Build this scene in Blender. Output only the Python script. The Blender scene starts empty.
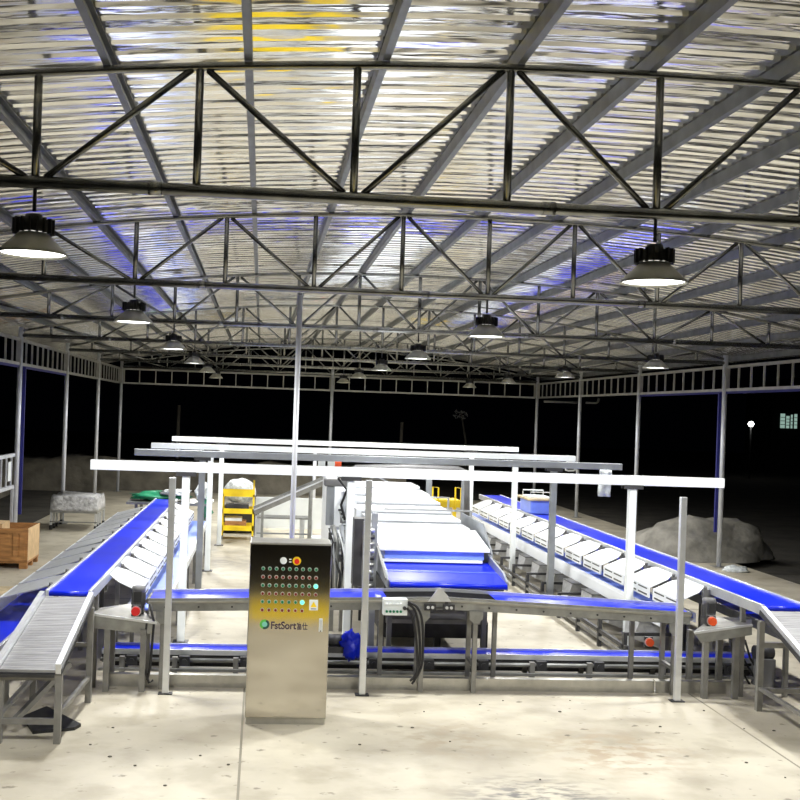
import bpy, math, random
from mathutils import Vector, Matrix, noise
random.seed(7)
C = bpy.context.scene.collection
PI = math.pi
# ---------------------------------------------------------------- camera model
F = 1050.0; PX, PY = 350.0, 412.0; YAW = .0838; ROLL = .0345; CAMH = 3.1
ca, sa, cr, sr = math.cos(YAW), math.sin(YAW), math.cos(ROLL), math.sin(ROLL)
def at(px, py, X=None, Y=None, Z=None):
    u = (px - PX) / F; v = -(py - PY) / F
    r = u * cr - v * sr; up = u * sr + v * cr
    d = (r * ca + sa, -r * sa + ca, up)
    t = Y / d[1] if Y is not None else ((Z - CAMH) / d[2] if Z is not None else X / d[0])
    return Vector((d[0] * t, d[1] * t, d[2] * t + CAMH))
cam = bpy.data.cameras.new('camera'); co = bpy.data.objects.new('camera', cam); C.objects.link(co)
cam.sensor_width = 36; cam.lens = F * 36 / 800
cam.shift_x = (400 - PX) / 800; cam.shift_y = (PY - 400) / 800
cam.clip_end = 500
co.matrix_world = Matrix.Translation((0, 0, CAMH)) @ Matrix.Rotation(-YAW, 4, 'Z') @ Matrix.Rotation(PI / 2, 4, 'X') @ Matrix.Rotation(ROLL, 4, 'Z')
bpy.context.scene.camera = co

# ---------------------------------------------------------------- materials
def mat(name, col, rough=.5, metal=0., spec=None, var=0., vscale=3., bump=0., bscale=20., stretch=(1, 1, 1), rvar=0., emit=0.):
    m = bpy.data.materials.new(name); m.use_nodes = True
    nt = m.node_tree; b = nt.nodes['Principled BSDF']; L = nt.links
    b.inputs['Base Color'].default_value = (*col, 1)
    b.inputs['Roughness'].default_value = rough; b.inputs['Metallic'].default_value = metal
    if spec is not None: b.inputs['Specular IOR Level'].default_value = spec
    if emit:
        b.inputs['Emission Color'].default_value = (*col, 1); b.inputs['Emission Strength'].default_value = emit
    if var or bump or rvar:
        tc = nt.nodes.new('ShaderNodeTexCoord'); mp = nt.nodes.new('ShaderNodeMapping')
        mp.inputs['Scale'].default_value = stretch
        L.new(tc.outputs['Object'], mp.inputs['Vector'])
        n = nt.nodes.new('ShaderNodeTexNoise'); n.inputs['Scale'].default_value = vscale; n.inputs['Detail'].default_value = 6
        L.new(mp.outputs['Vector'], n.inputs['Vector'])
        if var:
            r = nt.nodes.new('ShaderNodeValToRGB')
            r.color_ramp.elements[0].position = .3; r.color_ramp.elements[1].position = .7
            r.color_ramp.elements[0].color = (*[max(0, c * (1 - var)) for c in col], 1)
            r.color_ramp.elements[1].color = (*[min(1, c * (1 + var)) for c in col], 1)
            L.new(n.outputs['Fac'], r.inputs['Fac']); L.new(r.outputs['Color'], b.inputs['Base Color'])
        if rvar:
            mr = nt.nodes.new('ShaderNodeMapRange'); mr.inputs['To Min'].default_value = max(0, rough - rvar); mr.inputs['To Max'].default_value = rough + rvar
            mr.inputs['From Min'].default_value = .3; mr.inputs['From Max'].default_value = .7
            L.new(n.outputs['Fac'], mr.inputs['Value']); L.new(mr.outputs['Result'], b.inputs['Roughness'])
        if bump:
            n2 = nt.nodes.new('ShaderNodeTexNoise'); n2.inputs['Scale'].default_value = bscale; n2.inputs['Detail'].default_value = 4
            L.new(mp.outputs['Vector'], n2.inputs['Vector'])
            bp = nt.nodes.new('ShaderNodeBump'); bp.inputs['Strength'].default_value = bump; bp.inputs['Distance'].default_value = .05
            L.new(n2.outputs['Fac'], bp.inputs['Height']); L.new(bp.outputs['Normal'], b.inputs['Normal'])
    return m
M = dict(
    truss=mat('truss_steel', (.27, .275, .265), .27, .92, var=.25, vscale=6),
    purlin=mat('galvanised_purlin', (.22, .235, .25), .45, .6, var=.2, vscale=5),
    column=mat('column_paint', (.62, .64, .68), .45, .3, var=.15, vscale=3),
    girder=mat('girder_grey', (.42, .42, .40), .5, .3, var=.15, vscale=4),
    white=mat('white_paint', (.80, .84, .84), .4, 0, var=.04, vscale=4),
    whitesheet=mat('white_sheet', (.82, .85, .88), .35, 0, var=.03, vscale=3),
    greybeam=mat('grey_tube', (.32, .34, .36), .45, .4, var=.12, vscale=4),
    galv=mat('galvanised', (.33, .335, .32), .42, .7, var=.2, vscale=7),
    steel=mat('stainless', (.47, .46, .42), .34, .85, var=.12, vscale=9),
    alu=mat('aluminium', (.74, .76, .78), .35, .7, var=.06, vscale=9),
    leg=mat('leg_grey', (.25, .245, .225), .5, .4, var=.2, vscale=6),
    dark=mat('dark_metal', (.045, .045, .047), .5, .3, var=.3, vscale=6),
    midgrey=mat('grey_panel', (.16, .16, .16), .5, .2, var=.2, vscale=4),
    shadeblack=mat('belt_shade_black', (.008, .008, .009), .95, 0, spec=.05),
    black=mat('black_rubber', (.012, .012, .013), .55),
    blue=mat('blue_belt', (.003, .018, .60), .30, 0, spec=.35, var=.08, vscale=2),
    paleblue=mat('pale_blue_belt', (.20, .30, .86), .30, 0, spec=.5, var=.15, vscale=2),  # on the low belts, lamp glare is put into this paler blue
    tarpblue=mat('blue_tarp', (.01, .012, .16), .6),
    bin=mat('bin_grey', (.46, .465, .47), .5, .2, var=.2, vscale=9),
    yellow=mat('yellow_paint', (.90, .64, .01), .5, 0, var=.1, vscale=5),
    orange=mat('orange_plastic', (.85, .10, .02), .4),
    red=mat('red_plastic', (.75, .02, .02), .35),
    darkred=mat('dark_red_plastic', (.22, .02, .015), .35),
    green=mat('green_plastic', (.0, .20, .09), .35),
    greenlit=mat('green_lamp_lit', (.1, .9, .5), .3, emit=1.6),
    greensheet=mat('green_sheet', (.02, .24, .12), .35, bump=.5, bscale=5),
    plastic=mat('clear_wrap', (.62, .66, .66), .2, 0, var=.35, vscale=9, bump=.8, bscale=14),
    greywrap=mat('grey_wrap', (.48, .48, .48), .3, 0, var=.45, vscale=9, bump=.9, bscale=14),
    wood=mat('plywood', (.42, .20, .065), .6, 0, var=.3, vscale=5, stretch=(1, 1, 5)),
    woodlight=mat('pale_wood', (.60, .42, .22), .6, 0, var=.2, vscale=5),
    board=mat('tan_board', (.50, .40, .24), .7, 0, var=.3, vscale=5),
    tarp=mat('grey_tarp', (.22, .21, .18), .75, 0, var=.3, vscale=4, bump=.6, bscale=6),
    ink=mat('dark_print', (.03, .015, .04), .5),
    logogreen=mat('logo_green', (.10, .45, .06), .4),
    logoteal=mat('logo_teal', (.20, .55, .45), .4),
    logodark=mat('logo_dark', (.01, .06, .05), .4),
    lampglow=mat('lamp_glow', (1, .99, .95), .5, emit=7),
    lampshade=mat('lamp_shade', (.42, .42, .36), .40, .3, var=.2, vscale=8),
    winlit=mat('window_lit', (.35, .52, .45), .5, emit=.5),
    streetlit=mat('street_lamp_lit', (1, 1, .95), .5, emit=12),
    darkwall=mat('night_wall', (.02, .022, .022), .8),
    leafpale=mat('pale_leaf', (.3, .31, .3), .7),
    bark=mat('bark', (.10, .09, .07), .9),
    earth=mat('earth', (.05, .045, .035), .95, 0, var=.4, vscale=1.2, bump=.6, bscale=4),
    bank=mat('rough_bank', (.17, .155, .12), .95, 0, var=.4, vscale=1.5, bump=.8, bscale=5),
    slat=mat('slat_belt', (.31, .31, .315), .42, .25, var=.22, vscale=3, stretch=(1, 9, 1)),
)

# ceiling sheet : shiny galvalume with dents
def ceiling_mat():
    m = bpy.data.materials.new('galvalume_sheet'); m.use_nodes = True
    nt = m.node_tree; b = nt.nodes['Principled BSDF']; L = nt.links
    b.inputs['Metallic'].default_value = .93
    tc = nt.nodes.new('ShaderNodeTexCoord')
    mp = nt.nodes.new('ShaderNodeMapping'); mp.inputs['Scale'].default_value = (.55, 3.2, 1); L.new(tc.outputs['Object'], mp.inputs['Vector'])
    n = nt.nodes.new('ShaderNodeTexNoise'); n.inputs['Scale'].default_value = 1.6; n.inputs['Detail'].default_value = 3; L.new(mp.outputs['Vector'], n.inputs['Vector'])
    bp = nt.nodes.new('ShaderNodeBump'); bp.inputs['Strength'].default_value = .55; bp.inputs['Distance'].default_value = .06
    L.new(n.outputs['Fac'], bp.inputs['Height']); L.new(bp.outputs['Normal'], b.inputs['Normal'])
    n2 = nt.nodes.new('ShaderNodeTexNoise'); n2.inputs['Scale'].default_value = .9; n2.inputs['Detail'].default_value = 5; L.new(mp.outputs['Vector'], n2.inputs['Vector'])
    r = nt.nodes.new('ShaderNodeValToRGB'); r.color_ramp.elements[0].position = .3; r.color_ramp.elements[1].position = .7
    r.color_ramp.elements[0].color = (.80, .81, .82, 1); r.color_ramp.elements[1].color = (.99, .99, .98, 1)
    L.new(n2.outputs['Fac'], r.inputs['Fac']); L.new(r.outputs['Color'], b.inputs['Base Color'])
    b.inputs['Roughness'].default_value = .13
    return m
M['ceiling'] = ceiling_mat()

def floor_mat():
    m = bpy.data.materials.new('floor_concrete'); m.use_nodes = True
    nt = m.node_tree; b = nt.nodes['Principled BSDF']; L = nt.links
    tc = nt.nodes.new('ShaderNodeTexCoord')
    def nz(s, d, sc=(1, 1, 1)):
        mp = nt.nodes.new('ShaderNodeMapping'); mp.inputs['Scale'].default_value = sc; L.new(tc.outputs['Object'], mp.inputs['Vector'])
        n = nt.nodes.new('ShaderNodeTexNoise'); n.inputs['Scale'].default_value = s; n.inputs['Detail'].default_value = d; L.new(mp.outputs['Vector'], n.inputs['Vector']); return n
    def ramp(n, p0, c0, p1, c1):
        r = nt.nodes.new('ShaderNodeValToRGB'); r.color_ramp.elements[0].position = p0; r.color_ramp.elements[1].position = p1
        r.color_ramp.elements[0].color = (*c0, 1); r.color_ramp.elements[1].color = (*c1, 1); L.new(n.outputs['Fac'], r.inputs['Fac']); return r
    def mul(a, bb, f=1):
        x = nt.nodes.new('ShaderNodeMix'); x.data_type = 'RGBA'; x.blend_type = 'MULTIPLY'; x.inputs[0].default_value = f
        L.new(a, x.inputs[6]); L.new(bb, x.inputs[7]); return x.outputs[2]
    a = ramp(nz(.8, 8), .3, (.36, .325, .25), .65, (.53, .49, .385))
    s = ramp(nz(1.7, 12, (1, 1.15, 1)), .36, (.58, .55, .50), .52, (1, 1, 1))
    k = ramp(nz(7, 10, (1, 1.2, 1)), .29, (.35, .33, .30), .36, (1, 1, 1))
    col = mul(mul(a.outputs['Color'], s.outputs['Color'], .5), k.outputs['Color'], .8)
    sep = nt.nodes.new('ShaderNodeSeparateXYZ'); L.new(tc.outputs['Object'], sep.inputs[0])
    # saw-cut joints every 5.08 m along the hall, one across
    for out, c, w in (('X', -.085, .011), ('X', 5.0, .012), ('Y', 17.0, .02), ('Y', 27.0, .02)):
        d = nt.nodes.new('ShaderNodeMath'); d.operation = 'SUBTRACT'; d.inputs[1].default_value = c; L.new(sep.outputs[out], d.inputs[0])
        ab = nt.nodes.new('ShaderNodeMath'); ab.operation = 'ABSOLUTE'; L.new(d.outputs[0], ab.inputs[0])
        g = nt.nodes.new('ShaderNodeMath'); g.operation = 'LESS_THAN'; g.inputs[1].default_value = w; L.new(ab.outputs[0], g.inputs[0])
        x = nt.nodes.new('ShaderNodeMix'); x.data_type = 'RGBA'; x.inputs[7].default_value = (.20, .18, .13, 1)
        L.new(g.outputs[0], x.inputs[0]); L.new(col, x.inputs[6]); col = x.outputs[2]
    # scuffed grey patch of spilt cement in the foreground and brown smudges
    for cx_, cy_p, rad, sc, c in ((2.35, 8.25, .85, (1.2, 3.0, 1), (.07, .07, .075)), (3.4, 9.6, .9, (1, 1.6, 1), (.36, .29, .20)), (1.9, 9.9, .8, (1, 1.3, 1), (.34, .29, .21)), (-.9, 21.5, 1.6, (1, 1, 1), (.30, .27, .22))):
        d = nt.nodes.new('ShaderNodeVectorMath'); d.operation = 'DISTANCE'; d.inputs[1].default_value = (cx_, cy_p, 0); L.new(tc.outputs['Object'], d.inputs[0])
        mr = nt.nodes.new('ShaderNodeMapRange'); mr.inputs['From Min'].default_value = rad; mr.inputs['From Max'].default_value = rad * .2; L.new(d.outputs['Value'], mr.inputs['Value'])
        nn = ramp(nz(4.5, 12, sc), .45, (0, 0, 0), .58, (1, 1, 1))
        mm = nt.nodes.new('ShaderNodeMath'); mm.operation = 'MULTIPLY'; L.new(mr.outputs['Result'], mm.inputs[0]); L.new(nn.outputs['Color'], mm.inputs[1])
        x = nt.nodes.new('ShaderNodeMix'); x.data_type = 'RGBA'; x.inputs[7].default_value = (*c, 1); L.new(mm.outputs[0], x.inputs[0]); L.new(col, x.inputs[6]); col = x.outputs[2]
    L.new(col, b.inputs['Base Color'])
    b.inputs['Roughness'].default_value = .55
    bp = nt.nodes.new('ShaderNodeBump'); bp.inputs['Strength'].default_value = .15; bp.inputs['Distance'].default_value = .02
    L.new(nz(14, 6).outputs['Fac'], bp.inputs['Height']); L.new(bp.outputs['Normal'], b.inputs['Normal'])
    return m
M['floor'] = floor_mat()

def door_mat():
    m = mat('cabinet_door', (.56, .53, .47), .30, 1.0)
    nt = m.node_tree; b = nt.nodes['Principled BSDF']; L = nt.links
    tc = nt.nodes.new('ShaderNodeTexCoord'); mp = nt.nodes.new('ShaderNodeMapping'); mp.inputs['Scale'].default_value = (40, 1, 1.2)
    L.new(tc.outputs['Object'], mp.inputs['Vector'])
    n = nt.nodes.new('ShaderNodeTexNoise'); n.inputs['Scale'].default_value = 5; n.inputs['Detail'].default_value = 5; L.new(mp.outputs['Vector'], n.inputs['Vector'])
    mr = nt.nodes.new('ShaderNodeMapRange'); mr.inputs['To Min'].default_value = .07; mr.inputs['To Max'].default_value = .12; L.new(n.outputs['Fac'], mr.inputs['Value'])
    L.new(mr.outputs['Result'], b.inputs['Roughness'])
    return m
M['door'] = door_mat()

# ---------------------------------------------------------------- mesh helpers
class MB:
    def __init__(s): s.v = []; s.f = []; s.sm = []; s.mi = []; s.cur = 0
    def add(s, vs, fs, smooth=False):
        k = len(s.v); s.v += [Vector(v) for v in vs]
        s.f += [tuple(i + k for i in f) for f in fs]; s.sm += [smooth] * len(fs); s.mi += [s.cur] * len(fs); return s
    def box(s, a, b):
        (x0, y0, z0), (x1, y1, z1) = a, b
        return s.add([(x0, y0, z0), (x1, y0, z0), (x1, y1, z0), (x0, y1, z0), (x0, y0, z1), (x1, y0, z1), (x1, y1, z1), (x0, y1, z1)],
              [(3, 2, 1, 0), (4, 5, 6, 7), (0, 1, 5, 4), (1, 2, 6, 5), (2, 3, 7, 6), (3, 0, 4, 7)])
    def cb(s, c, d): return s.box([c[i] - d[i] / 2 for i in range(3)], [c[i] + d[i] / 2 for i in range(3)])
    def bar(s, p, q, w, h=None, up=(0, 0, 1)):
        h = h or w; p, q = Vector(p), Vector(q); d = (q - p).normalized(); up = Vector(up)
        if abs(d.dot(up)) > .98: up = Vector((0, 1, 0))
        r = d.cross(up).normalized() * w / 2; u = r.cross(d).normalized() * h / 2
        return s.add([p - r - u, p + r - u, p + r + u, p - r + u, q - r - u, q + r - u, q + r + u, q - r + u],
              [(0, 1, 2, 3), (7, 6, 5, 4), (0, 4, 5, 1), (1, 5, 6, 2), (2, 6, 7, 3), (3, 7, 4, 0)])
    def tube(s, pts, r, n=10, cap=True, smooth=True):
        pts = [Vector(p) for p in pts]; rings = []; base = len(s.v); vs = []
        rr = r if isinstance(r, (list, tuple)) else [r] * len(pts)
        t0 = (pts[1] - pts[0]).normalized(); ref = Vector((0, 0, 1)) if abs(t0.z) < .9 else Vector((1, 0, 0))
        nrm = t0.cross(ref).normalized()
        for i, p in enumerate(pts):
            t = (pts[min(i + 1, len(pts) - 1)] - pts[max(i - 1, 0)]).normalized()
            nrm = (nrm - t * nrm.dot(t)).normalized(); bi = t.cross(nrm)
            vs += [p + (nrm * math.cos(2 * PI * k / n) + bi * math.sin(2 * PI * k / n)) * rr[i] for k in range(n)]
        fs = []
        for i in range(len(pts) - 1):
            for k in range(n):
                a = i * n + k; b = i * n + (k + 1) % n; fs.append((a, b, b + n, a + n))
        s.add(vs, fs, smooth)
        if cap:
            m = len(s.v) - len(vs); e = m + (len(pts) - 1) * n
            s.f += [tuple(m + k for k in reversed(range(n))), tuple(e + k for k in range(n))]; s.sm += [False] * 2; s.mi += [s.cur] * 2
        return s
    def cyl(s, p, q, r, n=14): return s.tube([p, q], r, n)
    def lathe(s, c, prof, n=24, smooth=True):
        vs = []; fs = []
        for (r, z) in prof: vs += [(c[0] + r * math.cos(2 * PI * k / n), c[1] + r * math.sin(2 * PI * k / n), c[2] + z) for k in range(n)]
        for i in range(len(prof) - 1):
            for k in range(n):
                a = i * n + k; b = i * n + (k + 1) % n; fs.append((a, b, b + n, a + n))
        return s.add(vs, fs, smooth)
    def prism(s, poly, off):
        poly = [Vector(p) for p in poly]; off = Vector(off); n = len(poly)
        return s.add(poly + [p + off for p in poly], [tuple(reversed(range(n))), tuple(range(n, 2 * n))] + [(i, (i + 1) % n, (i + 1) % n + n, i + n) for i in range(n)])
    def build(s, name, m, parent=None, base=False, bev=0):
        off = Vector((0, 0, 0))
        if parent: off = wl(parent)
        elif base:
            xs = [v.x for v in s.v]; ys = [v.y for v in s.v]; off = Vector(((min(xs) + max(xs)) / 2, (min(ys) + max(ys)) / 2, min(v.z for v in s.v)))
        me = bpy.data.meshes.new(name); me.from_pydata([v - off for v in s.v], [], s.f); me.update()
        me.polygons.foreach_set('use_smooth', s.sm); 
        for mm in (m if isinstance(m, (list, tuple)) else [m]): me.materials.append(M[mm])
        if max(s.mi, default=0): me.polygons.foreach_set('material_index', s.mi)
        o = bpy.data.objects.new(name, me); C.objects.link(o)
        if parent: o.parent = parent
        else: o.location = off
        if bev:
            b = o.modifiers.new('edge', 'BEVEL'); b.width = bev; b.segments = 2; b.limit_method = 'ANGLE'
        return o
def wl(o):
    v = Vector(o.location); p = o.parent
    while p: v += p.location; p = p.parent
    return v
def tag(o, label, cat, group=None, kind=None):
    o['label'] = label; o['category'] = cat
    if group: o['group'] = group
    if kind: o['kind'] = kind
    return o
def thing(name, label, cat, loc=(0, 0, 0), group=None):
    o = bpy.data.objects.new(name, None); o.empty_display_size = .2; C.objects.link(o); o.location = loc
    return tag(o, label, cat, group, 'thing')
def struct(o, label=None):
    o['kind'] = 'structure'
    if label: o['label'] = label
    return o
def copy_tree(o, loc=None, label=None, parent=None):
    c = o.copy(); C.objects.link(c)
    if parent: c.parent = parent
    for ch in list(o.children): copy_tree(ch, parent=c)
    if loc is not None: c.location = loc
    if label: c['label'] = label
    return c
ORD = ['first', 'second', 'third', 'fourth', 'fifth', 'sixth', 'seventh', 'eighth', 'ninth', 'tenth', 'eleventh', 'twelfth', 'thirteenth', 'fourteenth', 'fifteenth', 'sixteenth', 'seventeenth', 'eighteenth']
def blob(c, size, seed, amp=.25, n=24, m=14, flat=True, freq=2.2):
    b = MB(); vs = []; fs = []
    for j in range(m + 1):
        th = PI * j / m
        for i in range(n):
            ph = 2 * PI * i / n
            d = Vector((math.sin(th) * math.cos(ph), math.sin(th) * math.sin(ph), math.cos(th)))
            k = 1 + amp * noise.fractal(d * freq + Vector((seed, seed * 2.3, 0)), 1, 2, 4)
            z = d.z * k * size[2]
            if flat: z = max(z, 0)
            vs.append((c[0] + d.x * k * size[0], c[1] + d.y * k * size[1], c[2] + z))
    for j in range(m):
        for i in range(n):
            a = j * n + i; bb = j * n + (i + 1) % n; fs.append((a, a + n, bb + n, bb))
    return b.add(vs, fs, True)

# ---------------------------------------------------------------- the shed
X0, X1, XC = -5.0, 10.05, 2.5
TY = [6.62] + [6.5 + 5.22 * n for n in range(1, 7)]
ZB = 4.45
def arch(x): return 5.50 - .0144 * (x - XC) ** 2
struct(MB().box((-5.7, 3.0, -.12), (10.7, 38.3, 0)).build('floor', 'floor'))
struct(MB().box((-60, -30, -.4), (90, 120, -.13)).build('ground', 'earth'))
# unseen yellow strip, added so the cabinet door reflects yellow
struct(MB().box((-.1, 3.5, .001), (1.2, 5.2, .004)).build('reflection_strip_1', 'yellow'), 'yellow floor strip added out of view for the cabinet door reflection')
# ribbed sheet ceiling
def ceiling():
    b = MB(); prof = []; y = -4.0
    while y < 38.6:
        prof += [(y, 0), (y + .115, 0), (y + .143, .028), (y + .172, .028)]; y += .2
    nx = 26; vs = []; fs = []
    for (y, dz) in prof:
        for i in range(nx + 1):
            x = -5.7 + 16.4 * i / nx
            vs.append((x, y, arch(x) + dz))
    for j in range(len(prof) - 1):
        for i in range(nx):
            a = j * (nx + 1) + i; fs.append((a, a + nx + 1, a + nx + 2, a + 1))
    b.add(vs, fs)
    o = b.build('ceiling', 'ceiling')
    s = o.modifiers.new('sheet', 'SOLIDIFY'); s.thickness = .003; s.offset = 1
    return struct(o)
ceiling()
# purlins
for k, i in enumerate(range(-8, 10)):
    x = 2.45 + .87 * i
    z = arch(x) - .012
    b = MB(); n = 1
    b.box((x - .024, -3.5, z - .008), (x + .024, 38.2, z)); b.box((x - .024, -3.5, z - .10), (x - .016, 38.2, z - .008))
    b.box((x - .024, -3.5, z - .108), (x + .024, 38.2, z - .10)); b.box((x + .018, -3.5, z - .10), (x + .024, 38.2, z - .082))
    side = 'crate side of the shed' if i < 0 else 'tarp heap side of the shed'
    lab = 'grey steel purlin running along the roof ridge' if i == 0 else f'{ORD[abs(i) - 1]} grey steel purlin from the ridge on the {side}'
    tag(b.build('roof_purlin', 'purlin', base=True), lab, 'purlin', 'purlins under the roof sheets', 'thing')

# trusses
def make_truss():
    t = thing('roof_truss', '', 'roof truss', (XC, 0, ZB), 'roof trusses across the shed')
    top = lambda x: arch(x) - .15
    n = 26; b = MB(); b.tube([(X0 + (X1 - X0) * i / n, 0, top(X0 + (X1 - X0) * i / n)) for i in range(n + 1)], .027, 10); b.build('top_chord', 'truss', t)
    b = MB(); b.cyl((X0, 0, ZB), (X1, 0, ZB), .040, 12)
    for i in range(5): b.cyl((X0 + 2.5 * (i + .7), 0, ZB), (X0 + 2.5 * (i + .7) + .08, 0, ZB), .045, 12)
    b.build('bottom_chord', 'truss', t)
    sp = .985
    for k in range(-7, 8):
        x = XC + sp * k
        MB().cyl((x, 0, ZB + .03), (x, 0, top(x) - .02), .026, 10).build('upright', 'truss', t)
    for k in range(-7, 7):
        xa, xb = XC + sp * k, XC + sp * (k + 1)
        if k % 2: p, q = (xa + .05, 0, top(xa) - .02), (xb - .06, 0, ZB + .03)
        else: p, q = (xa + .06, 0, ZB + .03), (xb - .05, 0, top(xb) - .02)
        MB().cyl(p, q, .021, 10).build('diagonal', 'truss', t)
    return t
tr = make_truss()
for n, y in enumerate(TY):
    o = tr if n == 0 else copy_tree(tr)
    o.location = (XC, y, ZB)
    o['label'] = f'{ORD[n]} tubular roof truss counted from the front of the shed' if n < 6 else 'last tubular roof truss above the open back end'

# high bay lamps
def make_lamp():
    t = thing('high_bay_lamp', '', 'lamp', (0, 0, 0), 'high bay lamps under the trusses')
    MB().cyl((0, 0, .27), (0, 0, ZB - 4.0 - .04), .012, 8).build('stem', 'dark', t)
    b = MB(); b.lathe((0, 0, 0), [(.001, .25), (.05, .25), (.06, .21), (.11, .21), (.11, .14), (.001, .14)], 20)
    for k in range(16):
        a = 2 * PI * k / 16; b.bar((.10 * math.cos(a), .10 * math.sin(a), .175), (.128 * math.cos(a), .128 * math.sin(a), .175), .012, .09)
    b.build('heat_sink', 'black', t)
    MB().lathe((0, 0, 0), [(.085, .135), (.10, .125), (.205, .02), (.215, .0), (.208, .0), (.19, .02), (.09, .115)], 32).build('shade', 'lampshade', t)
    MB().lathe((0, 0, 0), [(.001, .008), (.12, .010), (.206, .014)], 32).build('diffuser', 'lampglow', t)
    return t
lm = make_lamp()
first = True
LX = [-1.44, 2.50, 6.48]
LP = ['on the crate side', 'over the middle', 'on the tarp heap side']
POWER = 115
for n in range(6):
    for k, x in enumerate(LX):
        o = lm if first else copy_tree(lm)
        first = False
        o.location = (x, TY[n], 4.0)
        o['label'] = f'grey high bay lamp under the {ORD[n]} roof truss {LP[k]}'
        l = bpy.data.lights.new('lamp_light', 'AREA'); l.shape = 'DISK'; l.size = .36; l.energy = POWER; l.color = (1, .995, .975)
        lo = bpy.data.objects.new('lamp_light', l); C.objects.link(lo); lo.location = (x, TY[n], 3.985)

# columns
CYS = [TY[3], TY[4], TY[5], TY[6]]
def make_column(h=4.62):
    t = thing('steel_column', '', 'column', (0, 0, 0), 'steel columns along the open sides')
    MB().cyl((0, 0, .012), (0, 0, h), .053, 16).build('pipe', 'column', t)
    b = MB(); b.box((-.14, -.14, 0), (.14, .14, .012)); b.build('base_plate', 'galv', t)
    return t
cl = make_column()
for i, y in enumerate([TY[2]] + CYS):
    o = cl if i == 0 else copy_tree(cl)
    o.location = (X0, y, 0)
    o['label'] = ('pale column out of sight before the wooden crate' if i == 0 else ['pale round column rising behind the wooden crate', 'pale round column rising behind the plastic-wrapped bundle', 'third pale column beyond the crate, before the corner one', 'pale corner column at the back end on the crate side'][i - 1])
    r = copy_tree(cl); r.location = (X1, y, 0)
    r['label'] = ['pale column beside the blue belt beyond the slatted chute', 'thick pale column standing before the tarp-covered heap', 'second pale column beyond the tarp heap column', 'third pale column beyond the tarp heap column', 'pale corner column at the back end on the tarp heap side'][i]
    if i in (1,):
        for q, s in ((o, 1), (r, -1)):
            MB().box((wl(q).x + s * .085 - .03, y + .02, .75), (wl(q).x + s * .085 + .03, y + .07, 3.8)).build('tarp_strip', 'tarpblue', q)['label'] = 'dark blue tarp strip'
# back wall column in the middle and prop pole
mid = copy_tree(cl, (XC, TY[6], 0), 'slim pale column in the middle of the back end')
t = thing('prop_pole', 'slim steel prop pole under the second truss, behind the control cabinet', 'pole', (at(299, 330, Y=12.14).x, 12.14, 0))
px_ = t.location.x
MB().cyl((px_, 12.14, .01), (px_, 12.14, ZB + .04), .030, 12).build('tube', 'column', t); MB().box((px_ - .08, 12.07, 0), (px_ + .08, 12.21, .01)).build('base_plate', 'galv', t)
MB().bar((px_, TY[1] + .045, ZB), (px_, 12.14, ZB), .04).build('bracket', 'galv', t)

# eave girders (ladder frames between the columns)
ZG0, ZG1 = 3.86, 4.36
def girder(p, q, label, cnt, blue=False):
    p, q = Vector(p), Vector(q)
    t = thing('eave_girder', label, 'girder', ((p + q) / 2 + Vector((0, 0, ZG0))), 'ladder girders at the eaves')
    for nm, z in (('bottom_chord', ZG0), ('top_chord', ZG1)):
        MB().bar(p + Vector((0, 0, z)), q + Vector((0, 0, z)), .06).build(nm, 'girder', t)
    for i in range(cnt + 1):
        x = p.lerp(q, i / cnt); w = .09 if i in (0, cnt) else .035
        MB().bar(x + Vector((0, 0, ZG0)), x + Vector((0, 0, ZG1)), w).build('upright', 'girder', t)
    if blue:
        d = (q - p).normalized()
        MB().bar(p + Vector((0, 0, ZG0 - .055)), q + Vector((0, 0, ZG0 - .055)), .03, .05).build('tarp_edge', 'tarpblue', t)['label'] = 'dark blue tarp edging'
    return t
ys = [TY[2]] + CYS
for i in range(4):
    girder((X0 - .02, ys[i] + .05, 0), (X0 - .02, ys[i + 1] - .05, 0), f'{ORD[i]} ladder girder along the eave on the crate side', 9, i < 2)
    girder((X1 + .02, ys[i] + .05, 0), (X1 + .02, ys[i + 1] - .05, 0), f'{ORD[i]} ladder girder along the eave on the tarp heap side', 9, i < 2)
girder((X0 + .05, TY[6] + .12, 0), (XC - .05, TY[6] + .12, 0), 'ladder girder across the back end, crate half', 13)
girder((XC + .05, TY[6] + .12, 0), (X1 - .05, TY[6] + .12, 0), 'ladder girder across the back end, tarp heap half', 13)

# earth banks beyond the back and the crate side
def bank(name, a, b, h0, h1, seed, label):
    a, b = Vector(a), Vector(b); n = 44; d = (b - a); nr = Vector((-d.y, d.x, 0)).normalized(); vs = []; fs = []
    rows = [(0, 0), (.12, .35), (.3, .75), (.6, 1.0), (2.2, 1.05), (2.4, -.2)]
    for i in range(n + 1):
        p = a + d * i / n
        for (o, h) in rows:
            hh = h0 + (h1 - h0) * i / n
            j = noise.noise(Vector((p.x * .7, p.y * .7, o + seed))) * .25 + noise.noise(Vector((p.x * 2.3, p.y * 2.3, o + seed))) * .1
            vs.append(p + nr * (o + (j * .5 if h else 0)) + Vector((0, 0, h * hh + (j if h > .2 else 0) * hh - .13 * (h <= 0))))
    m = len(rows)
    for i in range(n):
        for k in range(m - 1):
            q = i * m + k; fs.append((q, q + m, q + m + 1, q + 1))
    o = MB().add(vs, fs, True).build(name, 'bank'); return struct(o, label)
bank('wall_back', (-9.5, 38.9, -.1), (5.5, 38.9, -.1), 1.1, 1.0, 3, 'rough low earth wall behind the open back end')
bank('wall_left', (-7.6, 18, -.1), (-8.6, 39.5, -.1), 1.25, 1.1, 9, 'dim earth bank outside the crate side')

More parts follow.
